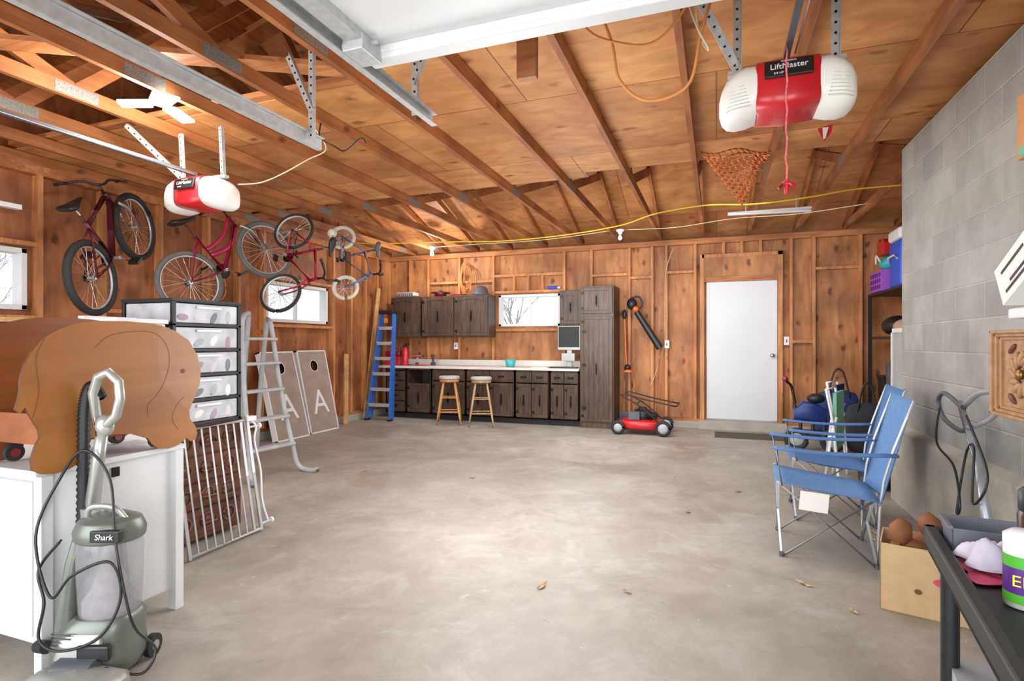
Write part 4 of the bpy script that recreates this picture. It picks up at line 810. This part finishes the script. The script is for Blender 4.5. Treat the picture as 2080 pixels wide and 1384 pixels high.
def bin_(x,y,z,h,m,nm,l,cat='bin'):
    w_,dd_,hh=h; b=M(); z+=.002
    b.add([(x-w_*.42,y-dd_*.42,z),(x+w_*.42,y-dd_*.42,z),(x+w_*.42,y+dd_*.42,z),(x-w_*.42,y+dd_*.42,z),(x-w_/2,y-dd_/2,z+hh),(x+w_/2,y-dd_/2,z+hh),(x+w_/2,y+dd_/2,z+hh),(x-w_/2,y+dd_/2,z+hh)],[(3,2,1,0),(4,5,6,7),(0,1,5,4),(1,2,6,5),(2,3,7,6),(3,0,4,7)],m)
    b.bb(x-w_/2-.01,x+w_/2+.01,y-dd_/2-.01,y+dd_/2+.01,z+hh-.02,z+hh+.005,m); b.obj(nm,label=l,cat=cat,bevel=.008)
bin_(2.15,7.2,1.36,(.3,.35,.3),black,'storage_bin','black storage bin on the middle shelf'); bin_(2.15,8.45,.4,(.3,.3,.45),black,'storage_bin','black bin on the low shelf'); bin_(2.12,7.45,.4,(.3,.3,.42),teal,'storage_bin','teal bin on the low shelf'); bin_(2.12,7.95,.4,(.3,.3,.62),greyd,'storage_bin','tall dark grey bin on the low shelf')
bin_(2.15,7.6,0,(.3,.4,.3),navy,'storage_bin','navy bin under the lowest shelf'); bin_(2.15,8.2,0,(.3,.4,.3),black,'storage_bin','black bin under the lowest shelf')
M().ell((2.14,8.2,1.495),(.36,.5,.26),black,16).obj('black_bag',label='slumped black bag on the middle shelf',cat='bag'); M().ell((2.08,7.72,1.465),(.24,.3,.2),mat('tan_cloth',(180,140,110),.9),16).obj('folded_cloth',label='tan folded cloth on the middle shelf',cat='cloth')
b=M(); b.bb(1.62,1.66,5.95,5.99,0,1.42,whitep); b.bb(1.62,1.66,6.42,6.46,0,1.42,whitep); b.bb(1.62,1.66,5.95,6.46,1.38,1.42,whitep); b.bb(1.62,1.66,5.95,6.46,.02,.06,whitep); b.bb(1.63,1.65,5.99,6.42,.06,1.38,clearp); b.obj('storm_window',label='white framed glazed storm panel leaning by the block wall',cat='window panel')
def foldchair(x,y,m,lab,rz,w=.24):
    T=Matrix.Translation((x,y,0))@Matrix.Rotation(rz,4,'Z'); r=thing('folding_chair',lab,'chair',mtx=T,group='folded chairs beside the block wall')
    b=M(T)
    for s in(-w,w): b.tube([(s,0,0),(s,.04,.5),(s,.1,.85)],.012,whitep,smooth=3); b.tube([(s*.9,.12,0),(s*.9,.06,.45),(s*.9,.02,.6)],.012,whitep)
    b.tube([(-w,.1,.85),(w,.1,.85)],.012,whitep); part(r,'chair_frame',b)
    part(r,'sling',M(T).bb(-w+.02,w-.02,.02,.05,.3,.82,m))
foldchair(1.12,6.0,green,'folded lawn chair with pale green sling and white frame',1.25); foldchair(1.3,7.0,navy,'folded navy lawn chair with white frame',1.2)
def bag(x,y,w,h,m,lab,nm='duffel_bag'):
    b=M(); b.loft([(x-w/2,y,h*.45,.08,h*.3),(x-w*.4,y,h*.48,.13,h*.44),(x,y,h*.5,.15,h*.5),(x+w*.4,y,h*.48,.13,h*.44),(x+w/2,y,h*.45,.08,h*.3)],m,20,2.6); b.tube([(x-w*.25,y-.1,h*.8),(x-w*.1,y-.08,h*1.3),(x+w*.1,y-.08,h*1.3),(x+w*.25,y-.1,h*.8)],.012,black,6,smooth=4); b.obj(nm,label=lab,cat='bag')
bag(1.45,8.1,.5,.7,navy,'navy blue canvas bag standing near back wall'); bag(1.35,5.72,.3,.28,black,'black zippered bag beside the block wall'); bag(1.62,7.45,.4,.6,mat('charcoal_canvas',(52,54,60),.8),'charcoal canvas bag slumped near shelving')
r=thing('ride_on_toy','navy and black childs ride on toy','toy',(1.1,7.45,0)); dx=-.03;dy=.25; np=mat('navy_plastic',(30,52,116),.4)
T=Matrix.Translation((dx,dy,0))
part(r,'body',M(T).loft([(.9,7.2,.42,.06,.06),(1.0,7.2,.47,.10,.12),(1.12,7.2,.45,.10,.12),(1.25,7.2,.42,.06,.08)],np)); part(r,'seat',M(T).ell((1.14,7.2,.62),(.2,.2,.12),black)); part(r,'handlebar',M(T).tube([(.93,7.2,.5),(.88,7.2,.75),(.84,7.15,.8),(.8,7.1,.84)],.016,black,smooth=3)); part(r,'grip',M(T).ell((.8,7.1,.85),(.07,.07,.07),redd))
for x in(.92,1.3): part(r,'wheel',M(T).ring((x,7.1,.14),.105,.032,rubber).lathe([(.1,0),(.03,.02),(0,.02)],greypl,(x,7.1,.14),(0,-1,0),16))
b=M(T); 
for x in(.97,1.1,1.22): b.cyl((x,7.12,.16),(x,7.16,.38),.02,black)
b.box((1.1,7.18,.2),(.38,.16,.08),black); part(r,'chassis',b)
# ================================================================ CAMP CHAIRS
def campchair(x,y,rz,lab,tag=False,c=camp):
    T=Matrix.Translation((x,y,0))@Matrix.Rotation(rz,4,'Z'); r=thing('camp_chair',lab,'chair',mtx=T,group='blue folding camp chairs')
    W=.25; F=.25; B=-.24; sh=.44; LN=.17
    FL=[V((F,-W,0)),V((F,W,0)),V((B,W,0)),V((B,-W,0))]
    TT=[V((F+.02,-W-.02,sh+.01)),V((F+.02,W+.02,sh+.01)),V((B+.02,W,sh-.06)),V((B+.02,-W,sh-.06))]
    def leg(p,q,rr=.008): part(r,'leg',M(T).tube([p,q],rr,alu,8),label='silver tubular leg')
    for i in range(4):
        j=(i+1)%4; leg(FL[i],TT[j]); leg(FL[j]+V((0,0,.001)),TT[i])
    for p in FL: part(r,'foot',M(T).cyl(p,p+V((0,0,.025)),.014,greyd,n=10))
    bt=[V((B-LN,s*(W+.01),.96)) for s in(-1,1)]
    for s,q in zip((-1,1),bt): part(r,'back_post',M(T).tube([V((B+.0,s*W,.02)),V((B-.03,s*W,.50)),q],.008,alu,8,smooth=3)); part(r,'arm_post',M(T).tube([V((F,s*(W+.02),.43)),V((F+.03,s*(W+.04),.66))],.008,alu,8))
    rows=[]
    for i in range(9):
        u=i/8; row=[]
        for j in range(9):
            v=j/8*2-1; xx=F+.03+(B-F-.05)*u; zz=sh+.01-.07*u-.045*(1-v*v)*math.sin(math.pi*min(1,u*.9+.1)); row.append(V((xx,v*(W+.01),zz)))
        rows.append(row)
    part(r,'seat',M(T).sheet(rows,c),solid=.006)
    rows=[]
    for i in range(9):
        u=i/8; row=[]
        for j in range(9):
            v=j/8*2-1; zz=.36+.61*u; xx=B-.005-(LN-.01)*u-.05*(1-v*v)*(1-.4*u); row.append(V((xx,v*(W+.01),zz-.02*(1-v*v)*u)))
        rows.append(row)
    part(r,'backrest',M(T).sheet(rows,c),solid=.006)
    for s in(-1,1):
        rows=[[V((F+.05-(F-B+.14)*i/6,s*(W+.03)+d,.66+.015*math.sin(math.pi*i/6)*-1)) for d in(-.035,0,.035)] for i in range(7)]
        part(r,'armrest',M(T).sheet(rows,campd),solid=.012)
    if tag: part(r,'care_tag',M(T).add([(.0,W+.025,.40),(.15,W+.025,.41),(.16,W+.03,.30),(.01,W+.03,.29)],[(0,1,2,3)],papr),label='white printed care tag',solid=.001)
campchair(.63,3.93,math.radians(177),'light blue folding camp chair with care tag',True)
campchair(.80,4.72,math.radians(178),'darker blue camp chair behind the first chair',c=campd)
# ================================================================ CARDBOARD BOX with boots
BC=V((.95,3.21,0)); ba=math.radians(-16)
T=Matrix.Translation(BC)@Matrix.Rotation(ba,4,'Z')
r=thing('cardboard_box','open cardboard box with oval hand hole','box',mtx=T)
b=M(T); w_,d_,h=.36,.28,.32
b.bb(-w_/2,w_/2,-d_/2,d_/2,0,.005,card)
b.bb(-w_/2,w_/2,-d_/2,-d_/2+.005,0,h,card); b.bb(-w_/2,w_/2,d_/2-.005,d_/2,0,h,card); b.bb(-w_/2,-w_/2+.005,-d_/2,d_/2,0,h,card); b.bb(w_/2-.005,w_/2,-d_/2,d_/2,0,h,card); part(r,'carton',b)
part(r,'hand_hole',M(T).prism([(math.cos(t)*.045,math.sin(t)*.02) for t in [2*math.pi*i/20 for i in range(20)]],(.07,-d_/2-.001,.18),(1,0,0),(0,0,1),.002,pink))
part(r,'vent_hole',M(T).prism([(math.cos(t)*.015,math.sin(t)*.012) for t in [2*math.pi*i/12 for i in range(12)]],(-.03,-d_/2-.001,.12),(1,0,0),(0,0,1),.002,leather))
def boot(lx,ly,z,rz,tilt=0):
    T2=T@Matrix.Translation((lx,ly,z))@Matrix.Rotation(rz,4,'Z')@Matrix.Rotation(tilt,4,'Y'); r=thing('boot','brown leather boot in the cardboard box','boot',mtx=T2,group='boots in the cardboard box')
    b=M(T2); b.loft([(-.09,0,.06,.03,.05),(-.06,0,.07,.042,.07),(-.01,0,.075,.045,.07),(.04,0,.055,.045,.052),(.09,0,.042,.044,.04),(.12,0,.035,.03,.028)],leather,18,2.3)
    b.tube([(-.045,0,.08),(-.05,0,.13),(-.04,0,.18),(-.02,0,.215)],[.045,.05,.048,.03],leather,14); part(r,'upper',b); part(r,'sole',M(T2).bb(-.085,.115,-.032,.032,-.002,.012,rubber),bevel=.005)
boot(-.04,-.07,.21,.1,-.1); boot(-.01,.05,.22,3.0,.1)
M(T).ell((.12,-.02,.28),(.08,.16,.09),pink).obj('pink_cloth',label='pink cloth folded inside the cardboard box',cat='cloth')
# ================================================================ BLACK TABLE (near right)
TT_=Matrix.Translation((.57,1.95,0))@Matrix.Rotation(math.radians(-8.5),4,'Z')
r=thing('black_table','black plastic utility table with ribbed edge','table',mtx=TT_)
b=M(TT_); b.bb(0,.7,-1.5,0,.69,.712,black); b.bb(0,.03,-1.5,0,.69,.75,black); b.bb(0,.7,-.03,0,.69,.75,black); b.bb(.67,.7,-1.5,0,.69,.75,black); part(r,'table_top',b,bevel=.006)
for x in(.05,.65):
    for y in(-.08,-1.4): part(r,'leg',M(TT_).cyl((x,y,0),(x,y,.69),.022,black))
part(r,'lower_shelf',M(TT_).bb(.02,.68,-1.48,-.02,.1,.13,black))
r=thing('grey_tote','grey blue plastic tray bin on table','tote',mtx=TT_@Matrix.Translation((.17,-.10,.713)))
gt=mat('slate_plastic',(104,108,118),.5)
b=M(ROOT[r.name]); x0,x1,y0,y1=-.13,.16,-.06,.06; z=.001; b.bb(x0,x1,y0,y1,z,z+.006,gt)
for q in((x0,x0+.006,y0,y1),(x1-.006,x1,y0,y1),(x0,x1,y0,y0+.006),(x0,x1,y1-.006,y1)): b.bb(*q,z,z+.075,gt)
b.bb(x0-.008,x1+.008,y1-.004,y1+.008,z+.07,z+.08,gt); b.bb(x0-.008,x0+.004,y0,y1,z+.07,z+.08,gt); part(r,'tray',b,bevel=.002)
def cloth(c,d,m,lab,seed):
    b=M(); c=V(c)
    n=30; rows=[]
    for i in range(n+1):
        row=[]
        for j in range(n+1):
            u=i/n*2-1; v=j/n*2-1; rr=max(abs(u),abs(v)); fall=max(0,1-rr**3)
            zz=d[2]*fall*(.5+.22*math.sin(2.6*u+2*v+seed)+.16*math.sin(6*v-3*u+seed*2)*math.cos(4*u+seed)+.12*math.sin(12*u+8*v))
            row.append(c+V((u*d[0]/2*(1+.1*math.sin(5*v+seed)),v*d[1]/2*(1+.12*math.sin(4*u+seed)),max(.004,zz))))
        rows.append(row)
    b.sheet(rows,m); b.obj('crumpled_cloth',label=lab,cat='cloth',solid=.003)
def tp2(x,y,z=.716): return TT_@V((x,y,z))
cloth(tp2(.13,-.235,.730),(.16,.12,.10),whitecloth,'pale lilac cloth crumpled on the table',4); cloth(tp2(.125,-.26,.714),(.17,.15,.016),pink,'pink cloth under the lilac cloth',5)
wp=tp2(.118,-.435); r=thing('wipes_canister','purple and green labelled wipes canister','canister',wp)
gp=mat('green_print',(80,170,50),.4); vp=mat('violet_print',(88,40,130),.4)
part(r,'body',M().lathe([(0,0),(.036,0),(.036,.13),(.032,.135),(0,.136)],papr,wp,n=28)); part(r,'wrap_label',M().lathe([(.0365,.03),(.0365,.085)],vp,wp,n=28).lathe([(.0367,.085),(.0367,.11)],gp,wp,n=28).lathe([(.0367,.01),(.0367,.03)],gp,wp,n=28)); part(r,'lid',M().lathe([(.037,.13),(.037,.15),(.024,.16),(0,.161)],whitep,wp,n=28))
dlab=V((-.45,-.89,0)).normalized(); text('ER',.034,wp+dlab*.038+V((0,0,.058)),V((.89,-.45,0)),V((0,0,1)),mat('yellow_print',(240,220,60),.5),r,ext=.0005)
tp_=tp2(.165,-.335); r=thing('drink_tumbler','tall dark brown insulated bottle on table','bottle',tp_)
part(r,'body',M().lathe([(0,0),(.028,0),(.032,.02),(.036,.17),(.032,.18)],mat('dark_bronze',(74,58,54),.3,metal=.4),tp_,n=24)); part(r,'cap',M().lathe([(.032,.18),(.034,.185),(.034,.225),(.024,.235),(0,.235)],black,tp_,n=24))
r=thing('blue_carton','blue and white carton stored under the table','box',mtx=TT_@Matrix.Translation((.1,-.40,.131))); part(r,'carton',M(ROOT[r.name]).bb(-.05,.2,-.15,.15,.001,.2,mat('blue_print',(60,140,205),.5))); part(r,'printed_panel',M(ROOT[r.name]).bb(-.052,-.05,-.1,.1,.03,.12,papr))
r=thing('grey_carton','grey and white carton stored under the table','box',mtx=TT_@Matrix.Translation((.1,-.13,.131))); part(r,'carton',M(ROOT[r.name]).bb(-.05,.2,-.1,.1,.001,.26,greypl))
# items near block wall
r=thing('stick_vacuum','grey stick vacuum with looped black handle','vacuum cleaner',(1.2,3.2,0))
D=V((-.01,-.34,-.05))
def dd_(pts): return [V(p)+D for p in pts]
part(r,'pole',M().tube(dd_([(1.28,4.1,1.0),(1.24,3.75,.72),(1.2,3.5,.36)]),[.016,.018,.024],silverrail,12)); 
part(r,'handle',M().tube(dd_([(1.28,4.05,.97),(1.29,4.35,1.03),(1.3,4.48,.97),(1.29,4.36,.88),(1.29,4.12,.84),(1.28,3.98,.88)]),.013,greyd,10,smooth=6).tube(dd_([(1.28,4.05,.98),(1.28,3.86,1.07),(1.28,3.62,1.10)]),.015,silverrail,10,smooth=4).tube(dd_([(1.28,3.62,1.10),(1.27,3.66,.98),(1.26,3.85,.9),(1.27,3.98,.88)]),.011,silverrail,10,smooth=4))
part(r,'floor_head',M().box(V((1.22,3.02,.06)),(.22,.2,.1),bluep).box(V((1.20,3.10,.2)),(.12,.12,.26),silverrail),bevel=.02)
part(r,'power_cord',M().tube(dd_([(1.25,4.3,.95),(1.22,4.25,.75),(1.22,4.0,.66),(1.18,3.8,.5),(1.2,3.9,.45),(1.24,3.9,.75),(1.22,3.75,.8),(1.18,3.65,.55),(1.22,3.6,.7),(1.24,3.9,.95)]),.006,black,6,smooth=8))
r=thing('carved_cabinet','carved golden brown cabinet corner with rosette','carved furniture',(1.25,2.8,.98))
dy=-.07
b=M()
for i,(x_,w_) in enumerate(((1.14,.012),(1.152,.014),(1.164,.016))):
    o=.014*i
    b.bb(x_,1.2,2.45,3.13+dy-o,1.32-o,1.335-o,bronze); b.bb(x_,1.2,2.45,3.13+dy-o,.965+o,.98+o,bronze); b.bb(x_,1.2,3.115+dy-o,3.13+dy-o,.965+o,1.335-o,bronze)
b.bb(1.176,1.195,2.45,3.1+dy,1.0,1.3,bronze); part(r,'moulding',b,bevel=.004)
b=M(); yc=2.92+dy
for k in range(12):
    t=2*math.pi*k/12; b.ell((1.17,yc+.065*math.cos(t),1.15+.065*math.sin(t)),(.025,.08,.03),bronze,10,(t+.5,0,0))
b.ring((1.172,yc,1.15),.04,.008,chestm,axis=(1,0,0),n=20,nt=6); b.ell((1.165,yc,1.15),(.03,.045,.045),brass,10); part(r,'rosette',b)
for k in range(2):
    for zz,ro in ((1.255,.6),(1.045,-.6)): part(r,'leaf_carving',M().ell((1.172,yc+.08-k*.16,zz),(.02,.07,.025),chestm,10,(ro if k else -ro,0,0)))
r=thing('storage_rack','narrow grey wall rack holding boxes','rack',(1.3,2.5,0))
for z in(.955,1.38,2.02): part(r,'shelf',M().bb(1.21,1.38,1.9,2.9,z-.012,z,galv))
for y in(1.92,2.88): part(r,'post',M().bb(1.35,1.38,y-.015,y+.015,.62,2.1,galv))
T=Matrix.Translation((1.22,2.70,1.53))@Matrix.Rotation(math.radians(-28),4,'X')
r=thing('appliance_box','white appliance box tilted with dark printed stripes','box',mtx=T)
part(r,'carton',M(T).bb(-.1,.1,-.22,.2,0,.17,papr)); 
dp=mat('dark_print',(60,44,44),.6)
for z,a,c in((.03,-.18,.15),(.055,-.18,.1),(.12,-.05,.15)): part(r,'printed_stripe',M(T).bb(-.102,-.1,a,c,z,z+.012,dp))
part(r,'printed_panel',M(T).bb(-.102,-.1,-.2,-.08,.08,.15,dp))
M().bb(1.16,1.34,2.45,2.94,1.381,1.425,whitep).obj('white_case',label='flat white plastic case beneath the appliance box',cat='case',bevel=.008)
r=thing('orange_carton','orange and green printed carton on the rack','box',(1.25,2.65,2.02)); part(r,'carton',M().bb(1.15,1.34,2.4,2.84,2.022,2.28,mat('orange_carton',(200,140,90),.8)),bevel=.003); part(r,'printed_band',M().bb(1.148,1.15,2.42,2.82,2.03,2.07,green))
M().bb(1.2,1.34,2.4,2.84,1.78,1.96,mat('yellow_label',(214,180,60),.6)).obj('yellow_carton',label='yellow labelled carton hung on the rack',cat='box',bevel=.003)
# leaves
for i,(x,y) in enumerate([(-.86,2.79),(.61,3.04),(.44,3.29),(-2.17,4.81),(.18,5.15),(-.2,4.4),(1.0,4.35),(-3.3,4.7),(-.43,2.88),(.95,4.2)]):
    rnd=random.Random(i); pts=[]; sc=rnd.uniform(.4,.7); ro=rnd.uniform(0,6)
    for k in range(16):
        t=2*math.pi*k/16; rr=(.045 if k%2 else .025)*rnd.uniform(.6,1.2)*sc; xx=rr*math.cos(t)*1.9; yy=rr*math.sin(t)*.8
        pts.append(V((x+xx*math.cos(ro)-yy*math.sin(ro),y+xx*math.sin(ro)+yy*math.cos(ro),.002+rnd.uniform(0,.014))))
    b=M(); b.add([V((x,y,.008))]+pts,[(0,k+1,(k+1)%16+1) for k in range(16)],leafm); b.obj('dry_leaf',label='curled dry brown leaf on concrete floor',cat='leaf',group='dry leaves on the floor')
M().tube([(.52,2.25,.01),(.46,2.2,.01),(.43,2.24,.01),(.44,2.32,.01),(.5,2.34,.01),(.55,2.28,.01),(.54,2.2,.02),(.48,2.14,.01),(.40,2.15,.01)],.007,black,6,smooth=6).obj('floor_cable',label='black cord curled on floor beneath table',cat='cord')
# ================================================================ LIGHT
def area(n,loc,rot,sx,sy,e,c=(1,1,1)):
    l=bpy.data.lights.new(n,'AREA'); l.shape='RECTANGLE'; l.size=sx; l.size_y=sy; l.energy=e; l.color=c; o=bpy.data.objects.new(n,l); COL.objects.link(o); o.location=loc; o.rotation_euler=rot
def point(n,loc,e,c=(1,.97,.92),r=.1):
    l=bpy.data.lights.new(n,'POINT'); l.energy=e; l.color=c; l.shadow_soft_size=r; o=bpy.data.objects.new(n,l); COL.objects.link(o); o.location=loc
area('left_bay_fill',(-3.6,-1.4,1.3),(math.radians(90),0,0),3.2,2.2,140,(.93,.97,1)); area('daylight_right',(.2,-1.4,1.3),(math.radians(90),0,0),3,2.2,130,(.93,.97,1))  # left one is added fill, in a bay left open only for light
point('ceiling_lamp_light',(-3.4,2.55,2.76),50); point('bulb_light',(-4.36,8.05,2.62),42,r=.05)
area('room_fill',(-1.2,5.0,2.82),(0,0,0),3.4,3,85,(.97,.985,1))  # added soft fill below the joists, no fixture there
area('room_fill_2',(-1.5,6.6,2.2),(math.radians(70),0,0),6,.8,58,(.98,.985,1))  # second added fill, aimed at the back wall
point('ceiling_fill',(-1.3,3.4,1.2),90,(.95,.975,1),.6); point('ceiling_fill_2',(-1.6,6.6,1.4),68,(.95,.975,1),.6); point('attic_fill',(-3.9,1.6,3.5),16,(1,.95,.9),.2)  # added fills without fixtures: two brighten the ceiling, one the dark attic
w=bpy.data.worlds.new('sky'); bpy.context.scene.world=w; w.use_nodes=True; bg=w.node_tree.nodes['Background']; bg.inputs[0].default_value=(.84,.91,1,1); bg.inputs[1].default_value=1.6
# ================================================================ CAMERA
f=1130.0; cam=bpy.data.cameras.new('camera'); co=bpy.data.objects.new('camera',cam); COL.objects.link(co)
cam.sensor_width=36; cam.lens=36*f/2080; cam.shift_y=5/2080; cam.clip_start=.05
co.location=(0,0,1.28); co.rotation_euler=(math.pi/2,0,math.atan(415/f)); bpy.context.scene.camera=co
bpy.context.scene.view_settings.view_transform='Standard'
